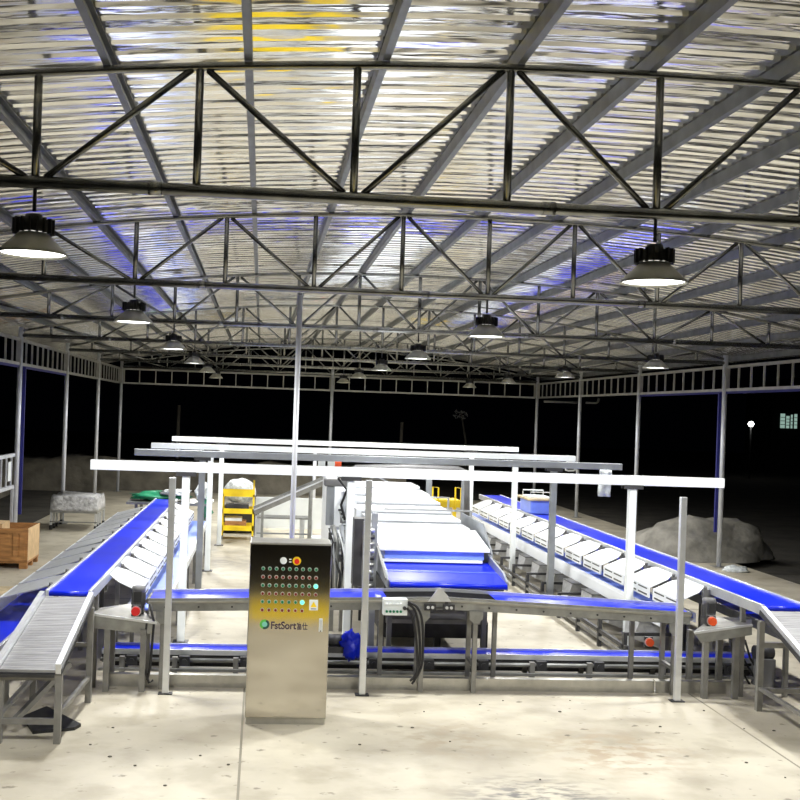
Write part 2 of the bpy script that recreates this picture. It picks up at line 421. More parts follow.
# ---------------------------------------------------------------- distant night things
t = thing('street_lamp', 'lone bright street lamp shining in the dark beyond the heap', 'street lamp', at(752, 424, Y=62) * 1)
p = at(751, 424, Y=62); t.location = (p.x, p.y, -.13)
MB().lathe(p, [(.001, .17), (.12, .12), (.17, 0), (.12, -.12), (.001, -.17)], 14).build('bulb', 'streetlit', t); MB().cyl((p.x, p.y, -.13), (p.x, p.y, p.z - .15), .05, 8).build('pole', 'black', t)
p0 = at(780, 428, Y=70); 
t = thing('house', 'dark house with faint greenish lit windows beyond the shed', 'house', (p0.x + 1.4, 70, -.13))
b = MB(); b.box((p0.x - .6, 70, -.13), (p0.x + 4.5, 74, p0.z + 2.4)); b.prism([(p0.x - .8, 69.8, p0.z + 2.4), (p0.x + 4.7, 69.8, p0.z + 2.4), (p0.x + 1.9, 69.8, p0.z + 3.6)], (0, 4.4, 0)); b.build('wall', 'darkwall', t)
for dx, w, hh in ((0, .32, 1.0), (.42, .22, .85), (.75, .12, .95), (1.0, .2, 1.0)):
    f = MB().box((p0.x + dx, 69.96, p0.z), (p0.x + dx + w, 69.99, p0.z + hh)).build('window', 'winlit', t)
    b = MB()
    for k in range(1, 4): b.box((p0.x + dx, 69.94, p0.z + hh * k / 4 - .02), (p0.x + dx + w, 69.958, p0.z + hh * k / 4 + .02))
    b.build('glazing_bar', 'darkwall', f)
p = at(461, 413, Y=46); t = thing('tree', 'small tree with a few pale leaves catching light in the dark', 'tree', (p.x + .3, p.y, -.13))
MB().tube([(p.x + .3, p.y, -.13), (p.x + .25, p.y, p.z - 1.2), (p.x + .05, p.y, p.z - .2), (p.x, p.y, p.z)], [.06, .05, .03, .015], 8).build('trunk', 'bark', t)
b = MB()
for i in range(46):
    a = random.uniform(0, 2 * PI); r = random.random() ** .6 * .32; c = Vector((p.x + r * math.cos(a) * 1.1, p.y + random.uniform(-.15, .15), p.z + r * math.sin(a) * .7 - (.05)))
    u = Vector((random.uniform(-1, 1), random.uniform(-.5, .5), random.uniform(-1, 1))).normalized() * .055; w = u.cross(Vector((.2, 1, .1))).normalized() * .022
    b.add([c - u, c + w, c + u, c - w], [(0, 1, 2, 3)])
b.build('foliage', 'leafpale', t)
for px, lab in ((178, 'faint wooden pole in the dark behind the crate side end'), (401, 'faint wooden pole in the dark beyond the middle of the back end')):
    p = at(px, 432, Y=43); tp = at(px + 1, 405 if px < 200 else 422, Y=43)
    tag(MB().cyl((p.x, 43, -.13), (tp.x, 43, tp.z), .07, 8).build('utility_pole', 'bark', base=True), lab, 'pole', 'poles outside the back end', 'thing')
# plastic drain pipes outside the far corner
p = at(544, 401.5, Y=38.7); q = at(577, 402.5, Y=38.7); r = at(586, 402.7, Y=38.7); s = at(598, 403, Y=38.7); s2 = at(599, 398.5, Y=38.7)
tag(MB().cyl(p, q, .045, 10).build('drain_pipe', 'girder', base=True), 'straight pale drain pipe hung outside the far corner column', 'pipe', None, 'thing')
tag(MB().tube([r, s - Vector((.06, 0, 0)), s + Vector((0, 0, .05)), s2], .045, 10).build('drain_pipe', 'girder', base=True), 'short pale drain pipe with an upturned elbow end', 'pipe', None, 'thing')

# ---------------------------------------------------------------- support gantries (white beams on posts)
def gantry(Y, xa, xb, ztop, posts, m, label, th=.13):
    t = thing('support_gantry', label, 'gantry', ((xa + xb) / 2, Y, 0), 'beams on posts over the machine')
    b = MB(); b.box((xa, Y - .05, ztop - th), (xb, Y + .05, ztop)); b.build('beam', m, t, bev=.006)
    for x in posts:
        q = MB().box((x - .05, Y - .05, .01), (x + .05, Y + .05, ztop - th - .005)).build('post', m, t, bev=.006)
        bb = MB(); bb.box((x - .13, Y - .075, ztop - th - .05), (x + .13, Y - .055, ztop - th + .005)); bb.box((x - .13, Y + .055, ztop - th - .05), (x + .13, Y + .075, ztop - th + .005))
        bb.build('clamp', 'dark', q)
        MB().box((x - .1, Y - .1, 0), (x + .1, Y + .1, .01)).build('foot_plate', 'dark', q)
    return t
gantry(13.95, -2.2, 6.35, 2.365, [-.96, 1.22, 5.07], 'white', 'nearest white beam gantry, longest, on three white posts')
gantry(17.0, -2.0, 5.98, 2.395, [-.92, 4.84], 'greybeam', 'grey beam gantry behind the nearest white one', .105)
gantry(20.04, -2.05, 6.12, 2.395, [-.93, 4.94], 'white', 'white beam gantry just behind the grey one', .105)
gantry(23.8, -1.98, 5.92, 2.42, [-.86, 4.84], 'white', 'white beam gantry at the rear of the row', .105)
# slim front uprights
for x, Y, h, lab in ((-.93, 11.42, 2.33, 'slim upright post on the crate end of the front conveyor'), (1.2, 11.46, 2.36, 'slim upright post beside the push button box'), (4.72, 11.36, 2.28, 'slim upright post at the tarp heap end of the front conveyor')):
    t = thing('upright_post', lab, 'post', (x, Y, 0), 'slim posts along the front conveyor')
    MB().box((x - .035, Y - .03, .012), (x + .035, Y + .03, h)).build('tube', 'alu', t, bev=.006)
    b = MB(); b.box((x - .075, Y - .05, 0), (x + .075, Y + .05, .012)); b.build('foot_plate', 'dark', t)

# ---------------------------------------------------------------- sorting lines
def belt_slab(b, x0, x1, y0, y1, z, th=.05): b.box((x0, y0, z - th), (x1, y1, z)); return b
def sort_belt(name, label, x0, x1, y0, y1, z, m, rail, hrail=.06, legs=6, group=None, skirt=0):
    t = thing(name, label, 'conveyor', ((x0 + x1) / 2, (y0 + y1) / 2, 0), group)
    bl = belt_slab(MB(), x0, x1, y0 + .05, y1 - .05, z)
    bl.cyl((x0, y0 + .05, z - .026), (x1, y0 + .05, z - .026), .026, 16); bl.cyl((x0, y1 - .05, z - .026), (x1, y1 - .05, z - .026), .026, 16)
    bl.build('belt', m, t)
    for s, x in ((-1, x0), (1, x1)):
        b = MB(); b.box((x + min(0, s * .035), y0 + .02, z - .10), (x + max(0, s * .035), y1, z + hrail * .3))
        b.build('side_rail', rail, t, bev=.004)
        if skirt and s == skirt[0]:
            MB().box((x + min(s * .036, s * .044), y0 + .1, z - .10 - skirt[1]), (x + max(s * .036, s * .044), y1, z - .02)).build('skirt', 'whitesheet', t)
    for i in range(legs):
        y = y0 + .5 + (y1 - y0 - .9) * i / max(1, legs - 1)
        for x in (x0 - .015, x1 + .015):
            MB().box((x - .025, y - .025, .0), (x + .025, y + .025, z - .10)).build('leg', 'leg', t)
    return t
ZU, ZL = 1.12, .68
LXA, LXB = -2.15, -1.745
RXA, RXB = 5.58, 6.08
sort_belt('sorting_conveyor', 'long blue top belt running away on the crate side', LXA, LXB, 11.16, 22.5, ZU, 'blue', 'alu', legs=7, group='blue top belts of the sorting lines')
sort_belt('sorting_conveyor', 'long blue top belt running away on the tarp heap side', RXA, RXB, 11.1, 26.2, ZU, 'blue', 'alu', legs=8, group='blue top belts of the sorting lines')
sort_belt('collecting_conveyor', 'low blue belt with painted glare between the crate side top belt and the yellow cart', -1.50, -1.10, 12.75, 22.5, ZL, 'paleblue', 'whitesheet', legs=6, group='low belts beside the sorting lines')
sort_belt('collecting_conveyor', 'low blue belt at the outer edge, passing beside the crate side slatted chute', -2.92, -2.50, 10.4, 22.6, ZL, 'blue', 'alu', legs=6, group='low belts beside the sorting lines')
sort_belt('collecting_conveyor', 'low blue belt with painted glare and a white skirt above the grey bins', 5.19, 5.55, 12.9, 26.0, ZL, 'paleblue', 'whitesheet', legs=0, group='low belts beside the sorting lines', skirt=(-1, .08))
sort_belt('collecting_conveyor', 'low belt outside the top belt, towards the tarp heap', 6.24, 6.66, 10.9, 26.0, ZL, 'blue', 'galv', legs=6, group='low belts beside the sorting lines')

def make_tray(m, W=.36):
    # local: x = 0 at the top belt, falls towards -x ; y across .84
    t = thing('sorting_tray', '', 'tray', (0, 0, 0))
    th = .012
    poly = [(0, -.30, 0), (0, .30, 0), (-W / 3, .43, -.055), (-W, .43, -.165), (-W, -.43, -.165), (-W / 3, -.43, -.055)]
    MB().prism(poly, (0, 0, th)).build('chute_plate', m, t)
    b = MB(); b.box((-W - .015, -.43, -.30), (-W, .43, -.15)); b.build('front_panel', m, t)
    b = MB()
    for y0, y1 in ((-.36, -.04), (.04, .36)):
        b.box((-W - .019, y0, -.275), (-W - .015, y1, -.255)); b.box((-W - .019, y0, -.195), (-W - .015, y1, -.178))
    b.build('slot_trim', 'dark', t)
    b = MB(); b.box((-.08, -.475, -.10), (.0, -.405, -.01)); b.cyl((-.05, -.44, -.01), (-.05, -.44, .03), .022, 10); b.build('actuator', 'midgrey', t)
    return t
def tray_row(x, y0, n, step, flip, m, who, grp, W=.36):
    p = make_tray(m, W); p['group'] = grp
    for i in range(n):
        o = p if i == 0 else copy_tree(p)
        o.location = (x, y0 + step * i, ZU - .035)
        if flip: o.rotation_euler.z = PI
        o['label'] = f'{ORD[i]} {who}'
tray_row(LXB + .04, 12.8, 10, .97, True, 'whitesheet', 'white sorting tray from the front between crate side top belt and low pale belt', 'trays inside the crate side line')
tray_row(LXA - .04, 12.2, 10, .97, False, 'alu', 'pale sorting tray from the front on the outer edge of the crate side belt', 'trays outside the crate side line', .60)
tray_row(RXA - .04, 12.9, 13, .99, False, 'whitesheet', 'white slotted sorting tray from the front, above the grey bins', 'trays inside the tarp heap side line')
tray_row(RXB + .04, 12.5, 13, .99, True, 'board', 'beige sorting tray from the front on the outer edge, towards the tarp heap', 'trays outside the tarp heap side line')

# grey bins under the low belt of the tarp heap side
def make_bin():
    t = thing('discharge_bin', '', 'bin', (0, 0, 0), 'grey bins hanging under the low belt')
    b = MB()
    top = [(-.19, -.26, .22), (.19, -.26, .22), (.19, .26, .22), (-.19, .26, .22)]
    bot = [(-.24, -.16, -.02), (.10, -.20, -.13), (.10, .20, -.13), (-.24, .16, -.02)]
    b.add(top + bot, [(0, 1, 2, 3), (7, 6, 5, 4), (0, 4, 5, 1), (1, 5, 6, 2), (2, 6, 7), (2, 7, 3), (3, 7, 4), (3, 4, 0)])
    b.build('hopper', 'bin', t)
    MB().box((-.20, -.27, .22), (.20, .27, .235)).build('rim', 'midgrey', t)
    return t
bn = make_bin()
for i in range(11):
    o = bn if i == 0 else copy_tree(bn)
    o.location = (5.20, 13.6 + .99 * i, .27)
    o['label'] = f'{ORD[i]} grey faceted bin from the front under the white skirted belt'
# frame carrying the bins and the low belt
t = thing('bin_stand', 'dark steel stand with legs under the row of grey bins', 'stand', (5.3, 19, 0))
MB().bar((4.73, 13.0, .22), (4.73, 25.2, .22), .05).build('rail', 'dark', t); MB().bar((4.73, 13.0, .12), (4.73, 25.2, .12), .04).build('rail', 'leg', t)
for i in range(12):
    y = 13.105 + .99 * i
    MB().box((4.705, y - .03, 0), (4.755, y + .03, .40)).build('leg', 'dark', t)
    MB().bar((4.755, y, .38), (5.48, y, .38), .04).build('crossbar', 'dark', t)
    MB().box((5.48, y - .03, 0), (5.53, y + .03, .56)).build('leg', 'dark', t)

# ---------------------------------------------------------------- slatted chutes at the front ends
def chute(c, label, legs, extra):
    TL, TR, BR, BL = [Vector(v) for v in c]
    t = thing('slatted_chute', label, 'chute', ((TL + TR + BR + BL) / 4).to_2d().to_3d(), 'slatted infeed chutes')
    nrm = (TR - TL).cross(BL - TL).normalized()
    if nrm.z < 0: nrm = -nrm
    b = MB(); n = 44
    for i in range(n):
        a, e = i / n + .0012, (i + 1) / n - .0016
        p = [TL.lerp(BL, a), TR.lerp(BR, a), TR.lerp(BR, e), TL.lerp(BL, e)]
        b.prism([v - nrm * .03 for v in p], nrm * .03)
    b.build('slat_bed', 'slat', t)
    for p, q, s in ((TL, BL, -1), (TR, BR, 1)):
        side = (TR - TL).normalized() * s
        MB().bar(p + side * .03 + nrm * .01, q + side * .03 + nrm * .01, .05, .10, nrm).build('side_rail', 'alu', t)
        MB().bar(p + side * .06 - nrm * .015, q + side * .06 - nrm * .015, .01, .05, nrm).build('edge_strip', 'dark', t)
    MB().bar(BL - nrm * .05, BR - nrm * .05, .05, .03, nrm).build('end_plate', 'dark', t)
    for (x, y, z) in legs:
        MB().box((x - .03, y - .03, .0), (x + .03, y + .03, z)).build('leg', 'leg', t)
    for p, q, w in extra: MB().bar(p, q, w).build('brace', 'leg', t)
    return t
bl_ = at(0, 672, Y=9.7); 
chute([(-2.17, 11.12, 1.08), (-1.73, 11.12, 1.08), (-1.78, 9.66, .68), (-2.27, 9.66, .68)], 'slatted grey chute sloping down at the front of the crate side belt',
      [(-1.75, 9.72, .66), (-2.27, 9.72, .66), (-1.69, 11.06, .98), (-2.25, 11.06, .98)],
      [((-2.27, 9.72, .60), (-1.75, 9.72, .60), .05), ((-2.27, 9.72, .20), (-1.75, 9.72, .20), .05), ((-1.75, 9.72, .26), (-1.69, 11.06, .26), .04), ((-2.27, 9.72, .26), (-2.25, 11.06, .26), .04), ((-2.2, 9.95, .12), (-1.78, 10.4, .56), .05), ((-2.25, 11.06, .6), (-1.69, 11.06, .6), .04)])
chute([(5.56, 11.06, 1.08), (6.08, 11.06, 1.08), (5.92, 9.2, .60), (5.40, 9.2, .60)], 'slatted grey chute sloping down at the front of the tarp heap side belt',
      [(5.50, 11.02, .98), (5.42, 9.5, .60), (5.9, 9.5, .60), (6.10, 11.02, .98)],
      [((5.50, 11.02, .72), (6.10, 11.02, .72), .06), ((5.42, 9.5, .25), (5.50, 11.02, .25), .04), ((5.50, 11.02, .22), (6.10, 11.02, .22), .05), ((5.42, 9.5, .25), (5.9, 9.5, .25), .05)])

# ---------------------------------------------------------------- front cross conveyors
def front_conveyor(xa, za, xb, zb, label, legs, bx, rear):
    t = thing('cross_conveyor', label, 'conveyor', ((xa + xb) / 2, 11.8, 0), 'cross conveyors along the front')
    f = lambda x: za + (zb - za) * (x - xa) / (xb - xa)
    Y0, Y1 = 11.60, 12.02
    for u, v, nm, mm in ((bx[0], bx[1], 'belt', 'blue'), (bx[2], bx[3], 'shade_plate', 'shadeblack')):  # black stretch: shade under the wide belt's nose, put into the colour
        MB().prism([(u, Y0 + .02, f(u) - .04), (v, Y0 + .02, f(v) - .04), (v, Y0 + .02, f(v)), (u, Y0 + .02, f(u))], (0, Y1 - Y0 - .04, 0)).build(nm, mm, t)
    for x in rear: MB().box((x - .025, Y1 - .03, 0), (x + .025, Y1 + .02, f(x) - .12)).build('leg', 'leg', t)
    MB().prism([(xa, Y0, f(xa) - .135), (xb, Y0, f(xb) - .135), (xb, Y0, f(xb) + .005), (xa, Y0, f(xa) + .005)], (0, .018, 0)).build('front_skirt', 'galv', t)
    MB().bar((xa, Y0 - .012, f(xa) - .035), (xb, Y0 - .012, f(xb) - .035), .02, .022).build('skirt_lip', 'steel', t)
    MB().prism([(xa, Y1 - .018, f(xa) - .12), (xb, Y1 - .018, f(xb) - .12), (xb, Y1 - .018, f(xb) + .035), (xa, Y1 - .018, f(xa) + .035)], (0, .018, 0)).build('back_skirt', 'alu', t)
    b = MB()
    for i in range(9):
        x = xa + (xb - xa) * (i + .5) / 9; b.cyl((x, Y0 - .012, f(x) - .09), (x, Y0 + .002, f(x) - .09), .011, 8)
    b.build('bolt_row', 'dark', t)
    for x in (xa, xb): MB().cyl((x, Y0 + .03, f(x) - .03), (x, Y1 - .03, f(x) - .03), .034, 14).build('end_roller', 'midgrey', t)
    for x in legs:
        for y in (Y0 + .03, Y1 - .04):
            l = MB().box((x - .025, y - .025, .0), (x + .025, y + .025, f(x) - .135)).build('leg', 'leg', t)
            if y < Y0 + .1:
                MB().prism([(x - .075, Y0 - .018, f(x) - .13), (x + .075, Y0 - .018, f(x) - .13), (x + .075, Y0 - .018, f(x) - .22), (x + .03, Y0 - .018, f(x) - .27), (x - .03, Y0 - .018, f(x) - .27), (x - .075, Y0 - .018, f(x) - .22)], (0, .014, 0)).build('leg_bracket', 'galv', l)
        MB().bar((x, Y0 + .03, .3), (x, Y1 - .04, .3), .04).build('crossbar', 'leg', t)
    return t
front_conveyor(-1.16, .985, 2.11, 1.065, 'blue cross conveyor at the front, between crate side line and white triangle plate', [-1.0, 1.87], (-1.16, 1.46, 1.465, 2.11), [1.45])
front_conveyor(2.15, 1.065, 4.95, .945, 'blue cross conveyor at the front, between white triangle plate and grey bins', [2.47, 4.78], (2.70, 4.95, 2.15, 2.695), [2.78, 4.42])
p = at(440, 600, Y=11.55)
tag(MB().prism([(p.x - .13, 11.555, p.z - .02), (p.x + .13, 11.555, p.z - .02), (p.x + .02, 11.555, p.z + .13), (p.x - .02, 11.555, p.z + .13)], (0, .015, 0)).build('joint_plate', 'alu', base=True), 'pale triangular joint plate where the two cross conveyors meet', 'plate', None, 'thing')
t = thing('joint_bracket', 'dark bolted bracket under the triangular joint plate', 'bracket', (p.x, 11.56, p.z - .16))
b = MB(); b.box((p.x - .17, 11.55, p.z - .12), (p.x - .04, 11.575, p.z - .05)); b.box((p.x + .04, 11.55, p.z - .12), (p.x + .17, 11.575, p.z - .05)); b.box((p.x - .06, 11.555, p.z - .1), (p.x + .06, 11.575, p.z - .08)); b.build('plate', 'dark', t)
b = MB()
for dx in (-.13, -.08, .08, .13): b.cyl((p.x + dx, 11.54, p.z - .085), (p.x + dx, 11.555, p.z - .085), .018, 8)
b.build('bolt_head', 'alu', t)

# sloped troughs at both ends of the cross conveyors
def trough(front, back, label):
    t = thing('discharge_trough', label, 'trough', (sum(v.x for v in front) / 4, 11.6, 0), 'grey troughs at the cross conveyor ends')
    a, b_, c, d = front   # top-left, top-right, bottom-right, bottom-left
    MB().prism([a, b_, c, d], (0, .02, 0)).build('front_skirt', 'galv', t)
    e, f = back
    MB().prism([a + Vector((0, .02, -.012)), b_ + Vector((0, .02, -.012)), f, e], (0, 0, .012)).build('slide_plate', 'leg', t)
    MB().bar(a + Vector((0, -.01, -.01)), b_ + Vector((0, -.01, -.01)), .02, .025).build('lip', 'alu', t)
    for s in (.25, .8):
        x = a.lerp(b_, s).x
        MB().box((x - .03, a.y + .02, 0), (x + .03, a.y + .08, a.lerp(b_, s).z - .1)).build('leg', 'leg', t)
        MB().box((x - .03, a.y + .45, 0), (x + .03, a.y + .51, a.lerp(b_, s).z - .1)).build('leg', 'leg', t)
    return t
trough([at(91, 613, Y=11.45), at(157, 622, Y=11.5), at(150, 634, Y=11.5), at(91, 628, Y=11.45)], [at(92, 610, Y=11.9), at(133, 604, Y=11.95)], 'grey sloped trough between the crate side chute and the cross conveyor')
trough([at(694, 632, Y=11.45), at(752, 624, Y=11.4), at(752, 635, Y=11.4), at(701, 643, Y=11.45)], [at(714, 617, Y=11.9), at(752, 620, Y=11.8)], 'grey sloped trough between the cross conveyor and the tarp heap side chute')

# gear motors + stop buttons
def motor(px, py, Y, label, r=.07, h=.22):
    p = at(px, py, Y=Y); t = thing('gear_motor', label, 'motor', (p.x, Y, p.z - h), 'gear motors')
    b = MB(); b.lathe((p.x, Y, p.z - h), [(.001, 0), (r, 0), (r, h * .72), (r * 1.06, h * .74), (r * 1.06, h * .98), (r * .9, h), (.001, h)], 20)
    for k in range(14): 
        a = 2 * PI * k / 14; b.bar((p.x + r * math.cos(a), Y + r * math.sin(a), p.z - h * .62), (p.x + r * 1.12 * math.cos(a), Y + r * 1.12 * math.sin(a), p.z - h * .62), .006, h * .6)
    b.build('housing', 'midgrey', t); MB().box((p.x - r * .6, Y - r * 1.5, p.z - h * .72), (p.x + r * .6, Y - r * .9, p.z - h * .2)).build('terminal_box', 'dark', t)
    MB().box((p.x - r * .9, Y - r * .9, p.z - h * 1.5), (p.x + r * .9, Y + r * .9, p.z - h)).build('gearbox', 'dark', t)
    return t
motor(139, 586, 11.72, 'grey upright gear motor above the red stop button, crate end')
motor(709, 598, 11.72, 'grey upright gear motor above the orange stop button, tarp heap end')
def estop(px, py, Y, m, label):
    p = at(px, py, Y=Y); t = thing('stop_button', label, 'button', (p.x, Y, p.z - .06), 'emergency stop buttons')
    MB().box((p.x - .05, Y, p.z - .06), (p.x + .05, Y + .05, p.z + .06)).build('box', 'dark', t, bev=.006)
    b = MB(); b.cyl((p.x, Y - .015, p.z), (p.x, Y, p.z), .03, 16); b.cyl((p.x, Y - .045, p.z), (p.x, Y - .012, p.z), .046, 18); b.build('mushroom_head', m, t)
    MB().cyl((p.x, Y - .005, p.z), (p.x, Y - .001, p.z), .055, 20).build('collar', 'alu', t)
estop(136, 611, 11.42, 'red', 'red stop button on the crate end of the front conveyor')
estop(711.5, 621, 11.36, 'orange', 'orange red stop button on the tarp heap end trough')
estop(649, 642, 12.1, 'orange', 'small orange stop button low under the front conveyor')

# floor channel and low conveyor behind
xs = [-1.62, -.02, 1.86, 2.46, 4.6, 5.45]
for i in range(5):
    lab = ['crate end', 'behind the control cabinet', 'below the push button box', 'below the grey bins', 'tarp heap end'][i]
    b = MB(); b.box((xs[i] + .01, 11.70, .0), (xs[i + 1] - .01, 11.712, .135)); b.box((xs[i] + .01, 11.712, .125), (xs[i + 1] - .01, 11.79, .135)); b.box((xs[i] + .01, 11.712, 0), (xs[i + 1] - .01, 11.79, .01))
    tag(b.build('floor_channel', 'steel', base=True), f'pale steel floor channel under the front conveyor, {lab}', 'channel', 'floor channels under the front conveyor', 'thing')
t = thing('low_conveyor', 'low blue conveyor near the floor behind the cross conveyors', 'conveyor', (2.2, 12.5, 0))
YL0, YL1 = 12.36, 12.60; zl = at(300, 652, Y=YL0).z
MB().box((-1.75, YL0, zl - .04), (6.3, YL1, zl)).build('belt', 'blue', t)
MB().box((-1.75, YL0 - .02, zl - .05), (6.3, YL0 - .002, zl + .01)).build('side_rail', 'alu', t); MB().box((-1.75, YL1 + .002, zl - .05), (6.3, YL1 + .02, zl + .025)).build('side_rail', 'alu', t)
MB().box((-1.75, YL0 + .01, zl - .15), (6.3, YL1 - .01, zl - .05)).build('tray', 'dark', t)
MB().box((-1.75, YL1 - .04, .02), (6.3, YL1 - .025, zl - .15)).build('back_panel', 'dark', t)
MB().cyl((-1.75, YL0 - .12, .17), (6.3, YL0 - .12, .17), .022, 10).build('shaft', 'galv', t)
MB().bar((-1.75, YL0 - .20, .075), (6.3, YL0 - .20, .075), .04, .03).build('cable_duct', 'galv', t)
for i, x in enumerate([-1.5, -.9, -.2, .6, 1.3, 1.95, 2.6, 3.3, 4.0, 4.9, 5.6, 6.1]):
    MB().box((x - .03, YL0 - .15, .0), (x + .03, YL0 - .09, zl - .05)).build('leg', 'leg', t)
    MB().box((x - .03, YL1 - .05, .0), (x + .03, YL1, zl - .05)).build('leg', 'leg', t)
    b = MB(); b.box((x + .05, YL0 - .16, .11), (x + .17, YL0 - .09, .22)); b.cyl((x + .11, YL0 - .18, .165), (x + .11, YL0 - .16, .165), .03, 10); b.build('bearing_block', 'dark', t)

# ---------------------------------------------------------------- central machine
t = thing('discharge_conveyor', 'wide blue sloping belt under the white feeder', 'conveyor', (2.22, 12.6, 0))
n0, n1, f0, f1 = at(388, 583, Y=12.05), at(510, 585, Y=12.05), at(385, 561, Y=13.1), at(489, 564, Y=13.1)
xa, xb = 1.55, 2.93; zn, zf = (n0.z + n1.z) / 2, (f0.z + f1.z) / 2
b = MB(); b.prism([(xa, 12.1, zn - .05), (xa, 12.1, zn), (xa, 13.2, zf), (xa, 13.2, zf - .05)], (xb - xa, 0, 0)); b.cyl((xa, 12.1, zn - .03), (xb, 12.1, zn - .03), .032, 18); b.build('belt', 'blue', t)
MB().prism([(xa + .02, 12.15, zn - .09), (xa + .02, 12.15, zn - .055), (xa + .02, 13.2, zf - .055), (xa + .02, 13.2, zf - .15)], (xb - xa - .04, 0, 0)).build('under_tray', 'midgrey', t)
for x, s in ((xa - .03, 0), (xb + .002, 1)):
    MB().prism([(x, 12.14, zn - .08), (x, 12.14, zn + .02), (x, 12.35, zn + .10), (x, 13.2, zf + .10), (x, 13.2, zf - .14)], (.025, 0, 0)).build('side_guard', 'greybeam', t)
MB().bar((xa, 12.62, (zn + zf) / 2 + .004), (xb, 12.62, (zn + zf) / 2 + .004), .012, .004).build('belt_seam', 'paleblue', t)
for x in (xa + .1, xb - .1):
    MB().box((x - .03, 12.8, 0), (x + .03, 12.86, zn - .06)).build('leg', 'midgrey', t)
# machine body under and behind it
t = thing('machine_base', 'dark grey machine base in the shade below the wide blue belt', 'machine base', (2.2, 13.4, 0))
b = MB(); b.box((1.62, 12.95, .55), (2.9, 13.0, .93)); b.build('front_panel', 'midgrey', t); 
MB().box((1.62, 12.93, .50), (2.9, 12.99, .55)).build('rail', 'leg', t)
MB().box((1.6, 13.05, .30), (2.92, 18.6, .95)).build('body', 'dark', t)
for x in (1.58, 2.3, 2.9):
    for y in (13.1, 15.6, 18.4): MB().box((x - .04, y - .04, 0), (x + .04, y + .04, .50)).build('leg', 'dark', t)
for x0, x1 in ((2.42, 2.75),): MB().bar((x0, 12.9, .88), (x1, 12.9, .52), .045).build('brace', 'midgrey', t)
# white feeder
t = thing('infeed_table', 'stepped white infeed table rising behind the wide blue belt', 'table', (2.2, 15.5, .95))
z0 = at(430, 549, Y=13.05).z; z1 = at(430, 529, Y=14.0).z
MB().prism([(1.53, 13.05, z0 - .03), (1.53, 13.05, z0), (1.53, 14.0, z1), (1.53, 14.0, z0 - .03)], (1.40, 0, 0)).build('front_slope', 'whitesheet', t)
MB().box((1.60, 13.08, z0 - .13), (2.86, 13.6, z0 - .035)).build('blue_roller_cover', 'paleblue', t)
MB().box((1.57, 13.06, z0 - .17), (2.84, 13.2, z0 - .135)).build('white_strip', 'whitesheet', t)
z = z1; y = 14.0; xr = 2.86
for i in range(6):
    dy = [.55, .7, .8, .9, 1.0, 1.0][i]; zt = z + .02
    MB().box((1.42 if i > 1 else 1.5, y + .004, .98), (xr, y + dy - .012, zt)).build('step_panel', 'whitesheet', t, bev=.01)
    MB().box((1.5, y - .02, zt - .05), (xr, y + .003, zt - .035)).build('step_gap', 'greybeam', t)
    y += dy; z += .055; xr -= .02
MB().prism([(2.96, 13.1, .98), (2.96, 13.1, z0 - .05), (2.96, 13.7, z1 + .12), (2.96, 15.2, z1 + .12), (2.96, 15.2, .98)], (.02, 0, 0)).build('side_plate', 'greybeam', t)
for y_ in (14.6, 16.4): MB().bar((1.75, y_, z1 + .2 + (y_ - 14.6) * .02), (2.97, y_, z1 + .2 + (y_ - 14.6) * .02), .025).build('guard_bar', 'alu', t)
for y_ in (14.6, 16.4): MB().box((2.97, y_ - .015, 1.2), (3.0, y_ + .015, z1 + .21 + (y_ - 14.6) * .02)).build('guard_post', 'alu', t)
# white panel on the drive side
p = at(362, 503, Y=17.6)
tag(MB().box((1.18, 17.5, .4), (1.40, 19.6, 1.92)).build('white_cabinet', 'whitesheet', base=True, bev=.02), 'tall white panelled cabinet behind the nearest gantry middle post', 'cabinet', None, 'thing')

# drive frame with motors and hoses beside the feeder
t = thing('drive_frame', 'grey drive frame with motors and hoses beside the stepped white table', 'machine', (1.2, 14.6, 0))
def P(px, py, Y): return at(px, py, Y=Y)
a = P(345, 497, 15.2); 
MB().cyl((a.x, 15.2, P(345, 523, 15.2).z), (a.x, 15.2, P(345, 492, 15.2).z), .062, 16).build('gas_cylinder', 'greybeam', t)
a = P(331, 480, 15.6); MB().box((a.x - .06, 15.55, P(331, 525, 15.6).z), (a.x + .06, 15.65, P(331, 485, 15.6).z)).build('housing', 'greybeam', t, bev=.01)
MB().box((a.x - .10, 15.5, P(331, 486, 15.6).z), (a.x + .26, 15.72, P(331, 479, 15.6).z)).build('head_box', 'midgrey', t, bev=.02)
a = P(346, 534, 15.2); MB().lathe((a.x, 15.2, a.z - .1), [(.001, 0), (.09, 0), (.10, .1), (.09, .2), (.04, .23), (.001, .23)], 18).build('motor', 'purlin', t)
a = P(336, 541, 15.0); MB().tube([(a.x + .09 * math.cos(k * PI / 9) , 15.0, a.z + .09 * math.sin(k * PI / 9)) for k in range(19)], .03, 8).build('hose_coil', 'greybeam', t)
for pts, r, m in (([(333, 525), (337, 545), (336, 575), (334, 600)], .035, 'galv'), ([(341, 525), (345, 548), (343, 575), (341, 600)], .03, 'greybeam'), ([(350, 520), (347, 545), (351, 570), (350, 600)], .022, 'black'), ([(338, 478), (347, 490), (341, 505), (345, 520)], .018, 'black'), ([(328, 545), (331, 565), (328, 585), (330, 600)], .03, 'midgrey'), ([(354, 540), (349, 555), (355, 575), (353, 600)], .02, 'alu')):
    MB().tube([P(x, y, 14.5) for x, y in pts], r, 8).build('hose', m, t)
